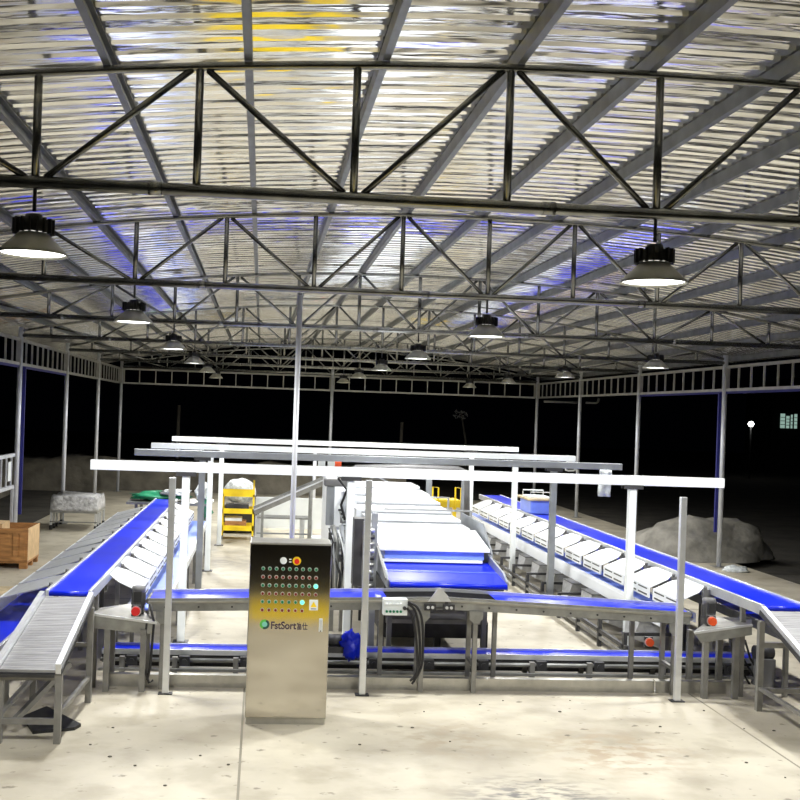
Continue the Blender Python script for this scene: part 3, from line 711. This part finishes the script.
for k in range(9):
    x0_ = 329 + 3.1 * k; y0_ = 528 + (k * 7) % 19
    MB().tube([P(x0_, y0_, 14.3 + .03 * k), P(x0_ + 4 - k % 3 * 3, y0_ + 14, 14.25 + .03 * k), P(x0_ + 1 + k % 4 * 2, y0_ + 32, 14.3 + .03 * k), P(x0_ + 3, 598, 14.35 + .03 * k)], .012 + .004 * (k % 3), 6).build('hose', ['black', 'alu', 'dark', 'white'][k % 4], t)
for k in range(7):
    a = P(331 + 4 * k, 536 + (k * 11) % 30, 14.6); MB().box((a.x - .035, 14.55, a.z - .05), (a.x + .035, 14.62, a.z + .05)).build('valve_block', ['dark', 'alu', 'midgrey'][k % 3], t, bev=.006)
for k in range(3):
    zz = P(340, 528 + 22 * k, 14.8).z; MB().bar((P(330, 528, 14.8).x, 14.8, zz), (P(356, 528, 14.8).x, 14.8, zz), .04).build('crossbar', 'greybeam', t)
for px in (333, 343, 352):
    a = P(px, 560, 14.8); MB().box((a.x - .03, 14.77, 0), (a.x + .03, 14.83, P(px, 530, 14.8).z)).build('post', 'leg', t)
a = P(333, 495, 15.0)
MB().prism([P(337, 507, 14.9), P(341, 505, 14.9), P(347, 519, 14.9), P(343, 522, 14.9)], (0, .02, 0)).build('warning_plate', 'white', t)
b = MB()
for q in ((340, 510), (342.5, 514), (344, 517.5)): 
    a = P(*q, 14.885); b.box((a.x - .025, 14.885, a.z - .012), (a.x + .025, 14.898, a.z + .012))
b.build('warning_mark', 'black', t)
# guide column with rollers right next to the white feeder
t = thing('roller_guide', 'grey guide rail with stacked rollers at the side of the white feeder', 'machine', (1.42, 12.9, 0))
MB().box((1.40, 12.84, 0), (1.47, 12.92, at(380, 513, Y=12.9).z)).build('rail', 'greybeam', t)
MB().box((1.30, 12.9, .9), (1.36, 12.96, at(380, 522, Y=12.9).z)).build('rail', 'midgrey', t)
for i in range(9):
    zz = .98 + i * .085; MB().cyl((1.33, 12.80, zz), (1.43, 12.80, zz), .028, 10).build('roller', ['galv', 'dark', 'alu'][i % 3], t)
MB().bar((1.48, 12.86, 1.45), (1.52, 12.2, 1.16), .03).build('arm', 'galv', t)
a = P(366, 545, 13.2); MB().box((a.x - .03, 13.2, a.z - .08), (a.x + .03, 13.24, a.z + .06)).build('red_tag', 'red', t)['label'] = 'small red tag'
MB().box((1.22, 13.25, .9), (1.36, 13.5, 1.75)).build('housing', 'dark', t)

# arched hose frame over the feeder and its posts
t = thing('arched_pipe', 'dark pipe bent over the white infeed table with one end turned down', 'pipe', (2.4, 18.2, 1.5))
MB().tube([P(350, 472, 18.2), P(356, 467.5, 18.2), P(410, 467, 18.2), P(458, 469, 18.2), P(465, 472, 18.2), P(467, 479, 18.2), P(467, 516, 18.2)], .05, 10).build('tube', 'midgrey', t)
for px, w, lab in ((428.5, .10, 'broad grey post beside the far yellow ladder cart'), (463, .07, 'narrow grey post beside the turned down pipe end')):
    a = P(px, 500, 18.8); tag(MB().box((a.x - w / 2, 18.76, 0), (a.x + w / 2, 18.84, P(px, 474, 18.8).z)).build('frame_post', 'greybeam', base=True, bev=.006), lab, 'post', None, 'thing')

# inclined conveyors meeting above the middle
def incline(pa, pb, Y, label):
    a, b_ = P(*pa, Y), P(*pb, Y)
    t = thing('inclined_conveyor', label, 'conveyor', (a + b_) / 2, 'inclined conveyors behind the feeder')
    d = (b_ - a); 
    MB().bar(a + Vector((0, .28, -.02)), b_ + Vector((0, .28, -.02)), .42, .05).build('belt', 'midgrey', t)
    MB().bar(a, b_, .04, .13).build('side_rail', 'leg', t); MB().bar(a + Vector((0, .55, 0)), b_ + Vector((0, .55, 0)), .04, .13).build('side_rail', 'galv', t)
    MB().bar(a + Vector((0, -.03, .045)), b_ + Vector((0, -.03, .045)), .02, .03).build('rail_lip', 'alu', t)
    for s in (.12, .8):
        x = a.lerp(b_, s)
        for y in (Y, Y + .55): MB().box((x.x - .025, y - .025, 0), (x.x + .025, y + .025, x.z - .06)).build('leg', 'galv', t)
incline((254, 512), (326, 481), 21.2, 'inclined conveyor rising from beside the yellow cart of shelves')
incline((443, 514), (374, 477), 21.2, 'inclined conveyor rising from beside the yellow ladder cart')
# small boxes on top near the head of the inclines
a = P(338, 464, 21.9); t = thing('signal_beacon', 'orange red signal box just above the nearest white beam', 'beacon', (a.x, 21.9, a.z - .1))
MB().box((a.x - .07, 21.85, a.z - .05), (a.x + .07, 21.95, a.z + .05)).build('lens', 'orange', t, bev=.01); MB().cyl((a.x, 21.9, 1.3), (a.x, 21.9, a.z - .05), .02, 8).build('stalk', 'midgrey', t)
a = P(326.5, 462, 21.9); t = thing('socket_box', 'pair of white socket boxes beside the orange signal box', 'box', (a.x, 21.9, a.z - .1))
for dx in (-.1, .1): MB().box((a.x + dx - .075, 21.85, a.z - .09), (a.x + dx + .075, 21.95, a.z + .09)).build('box', 'white', t, bev=.01)
MB().box((a.x - .04, 21.87, 1.3), (a.x + .04, 21.93, a.z - .08)).build('bracket', 'midgrey', t)

# ---------------------------------------------------------------- push button box, hoses
p = at(395.5, 607.5, Y=11.46); W, H = .27, .18
t = thing('button_box', 'pale grey push button box on the front conveyor skirt', 'control box', (p.x, 11.46, p.z - H / 2))
MB().box((p.x - W / 2, 11.47, p.z - H / 2), (p.x + W / 2, 11.58, p.z + H / 2)).build('housing', 'white', t, bev=.006)
for i in range(5):
    x = p.x - .095 + .039 * i
    for dz, m in ((.035, 'white'), (-.045, 'green')):
        b = MB(); b.cyl((x, 11.455, p.z + dz), (x, 11.47, p.z + dz), .014, 12); b.cyl((x, 11.445, p.z + dz), (x, 11.457, p.z + dz), .010, 12)
        b.build('push_button', m, t)['label'] = 'white push button' if m == 'white' else 'green push button'
b = MB(); b.cyl((p.x + .10, 11.44, p.z - .005), (p.x + .10, 11.47, p.z - .005), .020, 14); b.build('rotary_switch', 'dark', t)
t = thing('cable_bundle', 'black cables drooping from the push button box to the floor', 'cable', (1.88, 11.5, 0))
for pts in ([(408, 604), (414, 609), (418, 622), (420, 645), (419, 665), (414, 682)], [(408, 602), (417, 607), (422, 620), (423, 645), (421, 668), (412, 684)], [(407, 608), (412, 616), (415, 630), (417, 650), (417, 672), (410, 681)]):
    q = [P(x, y, 11.44) for x, y in pts]
    pp = []
    for i in range(len(q) - 1):
        for k in range(4):
            s_ = k / 4; p0 = q[max(i - 1, 0)]; p1 = q[i]; p2 = q[i + 1]; p3 = q[min(i + 2, len(q) - 1)]
            pp.append(.5 * ((2 * p1) + (p2 - p0) * s_ + (2 * p0 - 5 * p1 + 4 * p2 - p3) * s_ ** 2 + (3 * p1 - p0 - 3 * p2 + p3) * s_ ** 3))
    MB().tube(pp + [q[-1]], .014, 8).build('cable', 'black', t)
def cables(name, label, lst, Y):
    t = thing(name, label, 'cable', (P(*lst[0][0], Y).x, Y, 0))
    for pts in lst: MB().tube([P(x, y, Y) for x, y in pts], .014, 8).build('cable', 'black', t)
cables('cable_bundle', 'black cables hanging at the crate end of the front conveyor', [[(150, 604), (154, 622), (152, 645), (150, 668), (147, 680)], [(147, 622), (144, 645), (144, 668), (149, 683), (153, 680)]], 11.5)
cables('cable_bundle', 'black cables slanting down behind the tarp heap side chute leg', [[(730, 640), (733, 655), (742, 672), (752, 688)], [(738, 636), (741, 655), (751, 672), (760, 688)], [(745, 640), (750, 658), (760, 674), (768, 690)]], 12.15)
for px, py, Y_, lab in ((764, 652, 12.1, 'dark gear motor low behind the tarp heap side chute leg'), (735, 652, 12.9, 'dark gear motor low between the trough legs')):
    a = P(px, py, Y_); t = thing('gear_motor', lab, 'motor', (a.x, Y_, 0), 'gear motors')
    MB().cyl((a.x - .12, Y_, a.z), (a.x + .10, Y_, a.z), .08, 16).build('housing', 'dark', t); MB().box((a.x - .1, Y_ - .1, 0), (a.x + .1, Y_ + .1, a.z - .07)).build('pedestal', 'midgrey', t)
a = P(352, 637, 12.0); o = blob((a.x, 12.1, a.z - .12), (.12, .10, .16), 4, .5, flat=False)
tag(o.build('cloth_rag', 'blue', base=True), 'crumpled blue cloth on the low rail beside the control cabinet', 'cloth', None, 'thing')
a = P(336, 640, 12.15); t = thing('gear_motor', 'black gear motor low down beside the blue cloth', 'motor', (a.x, 12.15, a.z - .12), 'gear motors')
MB().cyl((a.x - .10, 12.15, a.z), (a.x + .08, 12.15, a.z), .07, 16).build('housing', 'dark', t); MB().box((a.x - .1, 12.05, a.z - .13), (a.x + .1, 12.25, a.z - .06)).build('foot', 'dark', t)

# ---------------------------------------------------------------- control cabinet
cx0, cx1, cy, ch = -.065, .735, 10.33, 1.79
cc = thing('control_cabinet', 'stainless steel control cabinet with rows of buttons, standing in front', 'control cabinet', ((cx0 + cx1) / 2, cy + .2, 0))
MB().box((cx0, cy + .02, .06), (cx1, cy + .42, ch)).build('body', 'steel', cc, bev=.006)
MB().box((cx0 + .01, cy + .03, 0), (cx1 - .01, cy + .41, .06)).build('plinth', 'steel', cc)
door = MB().box((cx0 + .004, cy, .075), (cx1 - .004, cy + .018, ch - .015)).build('door', 'door', cc, bev=.004)
def cp(px, py): return at(px, py, Y=cy)
def knob(px, py, mats, r=.020, lab=None, depth=.028):
    p = cp(px, py); b = MB(); b.cur = 0; b.cyl((p.x, cy - .008, p.z), (p.x, cy, p.z), r * 1.25, 14); b.cur = 1; b.cyl((p.x, cy - depth, p.z), (p.x, cy - .008, p.z), r * .85, 12)
    o = b.build('push_button', mats, cc)
    if lab: o['label'] = lab
    return o
rows = [(568.3, 9, 'green'), (576.6, 9, 'darkred'), (585, 9, 'green'), (593.2, 9, 'darkred'), (601.3, 7, 'green'), (609.6, 7, 'darkred')]
for ri, (py, n, c) in enumerate(rows):
    for i in range(n):
        px = 263.3 - ri * .22 + 6.62 * i; yy = py + (i * .16)
        lit = (ri == 2 and i == 8) or (ri == 4 and i == 6)
        knob(px, yy, ['alu', 'greenlit' if lit else c], .021 if lit else .015, 'glowing green button' if lit else 'dark red button' if c == 'darkred' else 'green button')
p = cp(283.5, 560.6); b = MB(); b.cyl((p.x, cy - .01, p.z), (p.x, cy, p.z), .034, 18); b.box((p.x - .012, cy - .03, p.z - .03), (p.x + .012, cy - .01, p.z + .03)); b.build('selector_switch', 'white', cc)
p = cp(290.3, 560.6); b = MB(); b.box((p.x - .012, cy - .003, p.z + .008), (p.x + .012, cy, p.z + .018)); b.box((p.x - .012, cy - .003, p.z - .018), (p.x + .012, cy, p.z - .008)); b.build('name_plate', 'white', cc)
p = cp(296.8, 561); b = MB(); b.cur = 0; b.cyl((p.x, cy - .008, p.z), (p.x, cy, p.z), .042, 20); b.cur = 1; b.cyl((p.x, cy - .05, p.z), (p.x, cy - .008, p.z), .024, 18); b.build('emergency_stop', ['yellow', 'red'], cc)
p = cp(313.6, 605); st = MB().box((p.x - .043, cy - .002, p.z - .052), (p.x + .043, cy, p.z + .052)).build('warning_sticker', 'white', cc)
MB().prism([(p.x - .032, cy - .003, p.z - .022), (p.x + .032, cy - .003, p.z - .022), (p.x, cy - .003, p.z + .035)], (0, .0008, 0)).build('warning_triangle', 'yellow', st)
MB().box((p.x - .028, cy - .003, p.z - .042), (p.x + .028, cy - .0022, p.z - .034)).build('caption_line', 'ink', st)
p = cp(320.7, 625); hd = MB().box((p.x - .018, cy - .006, p.z - .065), (p.x + .018, cy, p.z + .065)).build('handle', 'white', cc, bev=.004)
MB().box((p.x - .009, cy - .016, p.z - .05), (p.x + .009, cy - .006, p.z + .05)).build('lever', 'alu', hd); MB().cyl((p.x, cy - .009, p.z - .058), (p.x, cy - .006, p.z - .058), .006, 8).build('lock', 'black', hd)
# printed logo and name
p = cp(264.6, 624.3)
def disc(c, r, y, n=24, a0=0, a1=2 * PI, rin=None):
    b = MB()
    if rin is None: b.add([(c[0] + r * math.cos(a0 + (a1 - a0) * k / n), y, c[1] + r * math.sin(a0 + (a1 - a0) * k / n)) for k in range(n)], [tuple(range(n))])
    else:
        vs = []
        for k in range(n + 1):
            a = a0 + (a1 - a0) * k / n; vs += [(c[0] + r * math.cos(a), y, c[1] + r * math.sin(a)), (c[0] + rin * math.cos(a), y, c[1] + rin * math.sin(a))]
        b.add(vs, [(2 * k, 2 * k + 2, 2 * k + 3, 2 * k + 1) for k in range(n)])
    return b
lg = disc((p.x, p.z), .048, cy - .0012).build('logo', 'logogreen', cc)
disc((p.x, p.z), .048, cy - .0018, 20, -PI * .62, PI * .38, .027).build('logo_ring', 'logodark', lg); disc((p.x, p.z), .026, cy - .0018).build('logo_core', 'logoteal', lg)
def text(s, px0, px1, py, bold, name):
    cu = bpy.data.curves.new(name, 'FONT'); cu.body = s; cu.size = .1; cu.extrude = 0; cu.offset = bold
    tmp = bpy.data.objects.new(name + '_curve', cu); C.objects.link(tmp)
    dg = bpy.context.evaluated_depsgraph_get(); me = bpy.data.meshes.new_from_object(tmp.evaluated_get(dg))
    C.objects.unlink(tmp); bpy.data.objects.remove(tmp)
    xs = [v.co.x for v in me.vertices]; ys = [v.co.y for v in me.vertices]
    a, b_ = cp(px0, py), cp(px1, py); k = (b_.x - a.x) / (max(xs) - min(xs)); ky = (.075) / (max(ys) - min(ys))
    off = wl(cc)
    for v in me.vertices:
        x = a.x + (v.co.x - min(xs)) * k; z = a.z - .0375 + (v.co.y - min(ys)) * ky
        v.co = Vector((x, cy - .0015, z)) - off
    me.materials.clear(); me.materials.append(M['ink']); me.update()
    o = bpy.data.objects.new(name, me); C.objects.link(o); o.parent = cc
text('FstSort', 271, 296.3, 625.2, .002, 'lettering')
text('\u5bcc\u4ed5', 297, 307.5, 626.0, .0016, 'lettering')

# ---------------------------------------------------------------- carts, crates, bundles
t = thing('shelf_cart', 'yellow shelf cart with a tall handle beside the gantry posts', 'cart', (-.47, 25.1, 0), 'yellow carts')
x0, x1, y0, y1 = -.86, -.10, 24.8, 25.5
for z in (.22, .62, 1.02):
    tr_ = MB().box((x0, y0, z), (x1, y1, z + .03)); tr_.box((x0, y0, z + .03), (x1, y0 + .02, z + .12)); tr_.box((x0, y1 - .02, z + .03), (x1, y1, z + .12)); tr_.build('shelf', 'yellow', t); MB().box((x0 + .01, y0 + .03, z + .031), (x1 - .01, y1 - .03, z + .04)).build('reflect_blocker', 'midgrey', t)  # grey sheet added on each shelf to keep yellow out of the ceiling reflection
for x in (x0, x1 - .04):
    for y in (y0, y1 - .04): MB().box((x, y, .1), (x + .04, y + .04, 1.14 if not (x > -.3 and y == y0) else 1.42)).build('post', 'yellow', t)
for x in (x0 + .02, x1 - .02):
    for y in (y0 + .05, y1 - .05): MB().cyl((x - .015, y, .05), (x + .015, y, .05), .05, 12).build('wheel', 'black', t)
MB().box((x0, y0 - .01, 1.08), (x1, y0, 1.2)).build('front_lip', 'yellow', t)
for i, (z, m, lab, w) in enumerate(((.262, 'wood', 'brown box on the bottom shelf of the yellow cart', .5), (.662, 'dark', 'dark tool case on the middle shelf of the yellow cart', .55), (.434, 'whitesheet', 'flat white carton on the brown box in the yellow cart', .4))):
    tag(MB().box((-.78, 24.9, z), (-.78 + w, 25.35, z + (.17 if i < 2 else .08))).build('carton' if i != 1 else 'tool_case', m, base=True, bev=.008), lab, 'box', None, 'thing')
a = P(240, 489, 26.6)
b = blob((a.x, 26.6, 1.02), (.40, .33, .32), 5, .14, flat=False)
tag(b.build('wrapped_bale', 'plastic', base=True), 'white plastic-wrapped bale behind the yellow shelf cart', 'bale', None, 'thing')
tag(MB().box((a.x - .5, 26.2, 0), (a.x + .5, 27.0, .60)).build('pallet_box', 'dark', base=True), 'dark box carrying the white wrapped bale', 'box', None, 'thing')
# yellow ladder cart on the other side
pL = P(432, 490, 25.3); pR = P(462, 490, 25.3); zt = P(447, 500, 25.3).z
t = thing('step_cart', 'yellow platform cart with two handle loops beyond the infeed table', 'cart', ((pL.x + pR.x) / 2, 25.6, 0), 'yellow carts')
MB().box((pL.x + .1, 25.3, zt - .18), (pR.x - .02, 26.0, zt)).build('platform', 'yellow', t, bev=.01)
for x in (pL.x + .02, pR.x - .16):
    hz = P(440, 487, 25.3).z
    MB().tube([(x, 25.3, zt - .2), (x, 25.3, hz), (x + .14, 25.3, hz - .02), (x + .14, 25.3, zt - .2)], .02, 8, smooth=False).build('handle', 'yellow', t)
MB().box((pL.x + .16, 25.32, .1), (pL.x + .30, 25.42, zt - .18)).build('post', 'yellow', t); MB().box((pR.x - .2, 25.32, .5), (pR.x - .12, 25.42, zt - .18)).build('post', 'yellow', t)
MB().box((pL.x + .16, 25.3, .42), (pR.x - .05, 25.9, .47)).build('step', 'yellow', t); MB().box((pL.x + .1, 25.3, .1), (pR.x - .05, 26.0, .15)).build('base', 'yellow', t)
for x in (pL.x + .2, pR.x - .15):
    for y in (25.4, 25.9): MB().cyl((x - .02, y, .05), (x + .02, y, .05), .05, 12).build('wheel', 'black', t)
# low bench and white panels between
a0, a1 = P(256, 497, 27.5), P(323, 499, 27.5)
tag(MB().box((a0.x, 27.5, 0), (a1.x, 27.6, a0.z)).build('partition_panel', 'white', base=True), 'low white partition panel behind the inclined conveyor', 'panel', None, 'thing')
t = thing('slat_bench', 'low grey slatted bench behind the control cabinet', 'bench', (.7, 22.6, 0))
a, b_ = P(257, 517, 22.4), P(311, 519, 22.4)
for i in range(5): MB().box((a.x, 22.4 + i * .12, a.z - .03), (b_.x, 22.4 + i * .12 + .08, a.z)).build('slat', 'galv', t)
for i in range(3): MB().bar((a.x, 22.4, .18 + i * .14), (b_.x, 22.4, .18 + i * .14), .03).build('rail', 'greybeam', t)
for x in (a.x, (a.x + b_.x) / 2 - .5, (a.x + b_.x) / 2 + .4, b_.x):
    for y in (22.42, 22.96): MB().box((x - .04, y - .03, 0), (x + .04, y + .03, a.z - .03)).build('leg', 'alu', t)
a = P(317, 528, 22.0); tag(MB().box((a.x - .14, 21.6, 0), (a.x + .14, 21.9, .5)).build('tub', 'white', base=True, bev=.03), 'small white tub at the end of the slatted bench', 'tub', None, 'thing')
a = P(313, 516, Y=29.5); tag(MB().cyl((a.x, 29.5, 0), (a.x, 29.5, 2.0), .05, 10).build('thin_post', 'column', base=True), 'thin pale post behind the white partition panel', 'post', None, 'thing')

# wooden crate
p0, p1, p2 = at(27, 569, Z=0), at(40, 561, Z=0), at(27, 533, Y=at(27, 569, Z=0).y)
hx = .74; xr = p0.x; yf = p0.y; yb = yf + 1.0
t = thing('wooden_crate', 'open brown plywood crate on pallet feet at the shed edge', 'crate', (xr - .6, (yf + yb) / 2, 0))
xl = xr - 1.2
MB().box((xl, yf, .14), (xr, yf + .02, hx)).build('front_panel', 'wood', t); MB().box((xl, yb - .02, .14), (xr, yb, hx)).build('back_panel', 'wood', t)
MB().box((xr - .02, yf + .021, .14), (xr, yb - .021, hx)).build('side_panel', 'woodlight', t); MB().box((xl, yf + .021, .14), (xl + .02, yb - .021, hx)).build('side_panel', 'wood', t)
b = MB(); 
for x in (xl + .06, xr - .10, xr - .22): b.box((x - .045, yf - .02, .14), (x + .045, yf - .001, hx))
b.box((xl, yf - .022, hx - .09), (xr, yf - .002, hx)); b.box((xl, yf - .022, .14), (xr, yf - .002, .22)); b.build('batten', 'wood', t)
MB().box((xl, yf, .10), (xr, yb, .138)).build('pallet_deck', 'wood', t)
for y in (yf + .06, (yf + yb) / 2, yb - .06):
    for x in (xl + .08, (xl + xr) / 2, xr - .08): MB().box((x - .07, y - .06, 0), (x + .07, y + .06, .099)).build('pallet_foot', 'wood', t)
tag(MB().box((xl + .08, yf + .2, .14), (xl + .68, yf + .8, .80)).build('carton', 'woodlight', base=True), 'pale carton poking out of the wooden crate', 'carton', None, 'thing')
p = at(8, 590, Z=0)
tag(MB().box((p.x - .9, p.y - .6, .0), (p.x + .35, p.y + .25, .018)).build('plywood_sheet', 'board', base=True), 'pale board lying on the floor in front of the wooden crate', 'board', None, 'thing')
# wrapped bundle on a wheeled stand
t = thing('wheeled_stand', 'low grey stand with a row of dark casters under the wrapped bundle', 'stand', (-4.35, 26.6, 0))
x0, x1, y0, y1 = -5.02, -3.90, 25.9, 27.25
MB().box((x0, y0, .42), (x1, y1, .47)).build('deck', 'galv', t)
for x in (x0 + .03, x1 - .03):
    for y in (y0 + .03, y0 + .4, y0 + .75, y1 - .03):
        l = MB().box((x - .025, y - .025, .12), (x + .025, y + .025, .42)).build('leg', 'alu', t); MB().cyl((x - .03, y, .06), (x + .03, y, .06), .06, 12).build('caster', 'black', l)
b = MB(); b.bar((x0, y0 + .02, .2), (x1, y0 + .02, .2), .03); b.build('rail', 'galv', t)
bb = MB(); n = 18
g = []
for j in range(8):
    for i in range(4 * 6):
        s_, k = divmod(i, 6); u = k / 6; c = [(-.5 + u, -.5), (.5, -.5 + u), (.5 - u, .5), (-.5, .5 - u)][s_]
        z = j / 7; q = Vector((c[0] * 1.12 * (1 - .06 * z * z), c[1] * 1.36 * (1 - .06 * z * z), z * .34)); w = .04 * noise.noise(q * 6)
        g.append(Vector((-4.46, 26.58, .473)) + q * (1 + w * .6) + Vector((0, 0, (.10 * noise.noise(q * 3.3) if j == 7 else 0))))
fs = [(j * 24 + i, j * 24 + (i + 1) % 24, (j + 1) * 24 + (i + 1) % 24, (j + 1) * 24 + i) for j in range(7) for i in range(24)] + [tuple(7 * 24 + i for i in range(24)), tuple(reversed(range(24)))]
tag(bb.add(g, fs, True).build('wrapped_bundle', 'greywrap', base=True), 'grey plastic-wrapped bundle on the wheeled stand', 'bundle', None, 'thing')
# green sheeting at the far end of the crate side line
for c, s, sd, m, lab in ((P(160, 494, 23.1), (.60, .35, .10), 2, 'greensheet', 'green plastic sheeting bunched at the far end of the crate side belt'), (P(205, 505, 22.75), (.15, .12, .22), 6, 'greensheet', 'green sheeting slumped over the end of the low pale belt'), (P(203, 489, 22.9), (.15, .25, .22), 11, 'plastic', 'clear plastic bag piled on the green sheeting'), (P(176, 491, 22.9), (.30, .25, .07), 8, 'plastic', 'clear film lying on the bunched green sheeting')):
    tag(blob((c.x, c.y, c.z - s[2] * .4), s, sd, .45, flat=False).build('plastic_sheet', m, base=True), lab, 'plastic sheet', 'plastic sheets at the belt ends', 'thing')
t = thing('end_table', 'grey end frame carrying the green sheeting', 'frame', (-1.9, 23.2, 0))
MB().box((-2.8, 22.62, .98), (-1.0, 23.8, 1.03)).build('top', 'galv', t)
for x in (-2.6, -1.1):
    for y in (22.7, 23.7): MB().box((x - .03, y - .03, 0), (x + .03, y + .03, .98)).build('leg', 'leg', t)

# carton and rack on the tarp heap side belt
a, b_ = at(524, 508, X=5.62), at(550, 513, X=5.62)
yb0 = 21.3
t = thing('lidded_tub', 'pale blue tub with a brown board lid on the tarp heap side belt', 'tub', (5.83, yb0 + .3, 1.2))
MB().box((5.60, yb0, ZU + .005), (6.06, yb0 + .9, 1.40)).build('tub', 'paleblue', t, bev=.02); MB().box((5.54, yb0 - .08, 1.403), (6.12, yb0 + 1.0, 1.44)).build('lid', 'board', t)
t = thing('wire_tray', 'small white tray frame lying on the brown board lid', 'tray', (5.6, yb0 + .4, 1.5))
MB().box((5.62, yb0 + .1, 1.442), (6.06, yb0 + .75, 1.47)).build('base', 'white', t)
for y in (yb0 + .1, yb0 + .75): MB().tube([(5.62, y, 1.47), (5.62, y, 1.57), (6.06, y, 1.57), (6.06, y, 1.47)], .012, 6, smooth=False).build('loop', 'white', t)
# hanging cloth on the grey beam end and white cable bracket on a column
a = P(603, 493, 17.0)
b = MB(); vs = []; fs = []
for j in range(7):
    for i in range(7):
        vs.append((a.x + .20 * (i / 6 - .5) + .01 * math.sin(j), 16.92 + .025 * math.sin(i * 1.7 + j * .4), 2.29 - .44 * j / 6))
for j in range(6):
    for i in range(6): q = j * 7 + i; fs.append((q, q + 1, q + 8, q + 7))
o = b.add(vs, fs, True).build('hanging_cloth', 'plastic', base=True); s = o.modifiers.new('thick', 'SOLIDIFY'); s.thickness = .006
tag(o, 'pale cloth hanging from the end of the grey beam', 'cloth', None, 'thing')
t = thing('cable_coil', 'white coiled cable tied to the column beyond the white beams', 'cable', (X1 - .1, TY[5] - .07, 1.3))
MB().tube([(X1 - .1 + .22 * math.cos(k * .7) - .12, TY[5] - .09 - .004 * k, 1.45 + .10 * math.sin(k * .7) + .02 * k) for k in range(14)], .03, 8).build('loop', 'white', t)

# tarp heap
hp = blob((10.35, 23.9, 0), (1.75, 1.1, .92), 3, .22, 36, 20, freq=1.6)
tag(hp.build('tarp_heap', 'tarp', base=True), 'grey tarp-covered heap at the open edge of the shed', 'heap', None, 'thing')
b = blob((10.15, 21.55, 0), (.28, .2, .12), 12, .3); tag(b.build('cement_bag', 'plastic', base=True), 'small pale bag at the foot of the column before the heap', 'bag', None, 'thing')
# railing beyond the crate
t = thing('side_railing', 'grey railing frame between columns above the wooden crate', 'railing', (X0 - .25, 20.3, 1.3))
for z in (1.33, 1.98): MB().bar((X0 - .05, 17.2, z), (X0 - .05, TY[3] - .08, z), .07).build('rail', 'column', t)
for i in range(12): 
    y = 17.3 + .42 * i; MB().bar((X0 - .05, y, 1.36), (X0 - .05, y, 1.95), .03).build('baluster', 'column', t)
for y in (17.25, TY[3] - .1): MB().bar((X0 - .05, y, 0), (X0 - .05, y, 1.30), .05).build('post', 'column', t)
MB().box((X0 - .03, 21.55, 1.47), (X0 - .02, 21.78, 1.86)).build('notice_plate', 'white', t)['label'] = 'small white notice plate'
# bits on the floor
tag(MB().prism([(-1.66, 10.10, .002), (-1.62, 10.22, .002), (-2.06, 10.80, .002), (-2.22, 10.45, .002), (-2.02, 9.98, .002)], (0, 0, .03)).build('metal_plate', 'black', base=True), 'black metal plate lying on the floor under the crate side chute', 'plate', None, 'thing')
b = MB()
for (px, py) in ((165, 786), (113, 728), (135, 766), (200, 756), (228, 765), (110, 757), (90, 745), (560, 712), (503, 701), (570, 701), (424, 712), (660, 727), (744, 729), (774, 731), (746, 763), (785, 778), (704, 711), (412, 728), (450, 742), (480, 705), (540, 780), (360, 745)):
    p = at(px, py, Z=0); s_ = random.uniform(.006, .018); a = random.uniform(0, PI)
    b.prism([(p.x + s_ * math.cos(a + k) * (1.2 if k % 2 else .8), p.y + s_ * math.sin(a + k) * .9, .001) for k in (0, 1.3, 2.6, 3.7, 5.0)], (0, 0, .008))
tag(b.build('litter', 'bark'), 'scattered dark leaf bits and chips on the pale floor', 'litter', None, 'stuff')

# ---------------------------------------------------------------- world & view
w = bpy.data.worlds.new('night'); bpy.context.scene.world = w; w.use_nodes = True
w.node_tree.nodes['Background'].inputs[0].default_value = (.3, .4, .8, 1); w.node_tree.nodes['Background'].inputs[1].default_value = .0004
vs_ = bpy.context.scene.view_settings
vs_.view_transform = 'Standard'; vs_.look = 'None'; vs_.gamma = 1; vs_.use_curve_mapping = False; vs_.exposure = 0.5
cy_ = bpy.context.scene.cycles
cy_.max_bounces = 10; cy_.diffuse_bounces = 5; cy_.glossy_bounces = 5; cy_.sample_clamp_indirect = 8; cy_.use_denoising = True
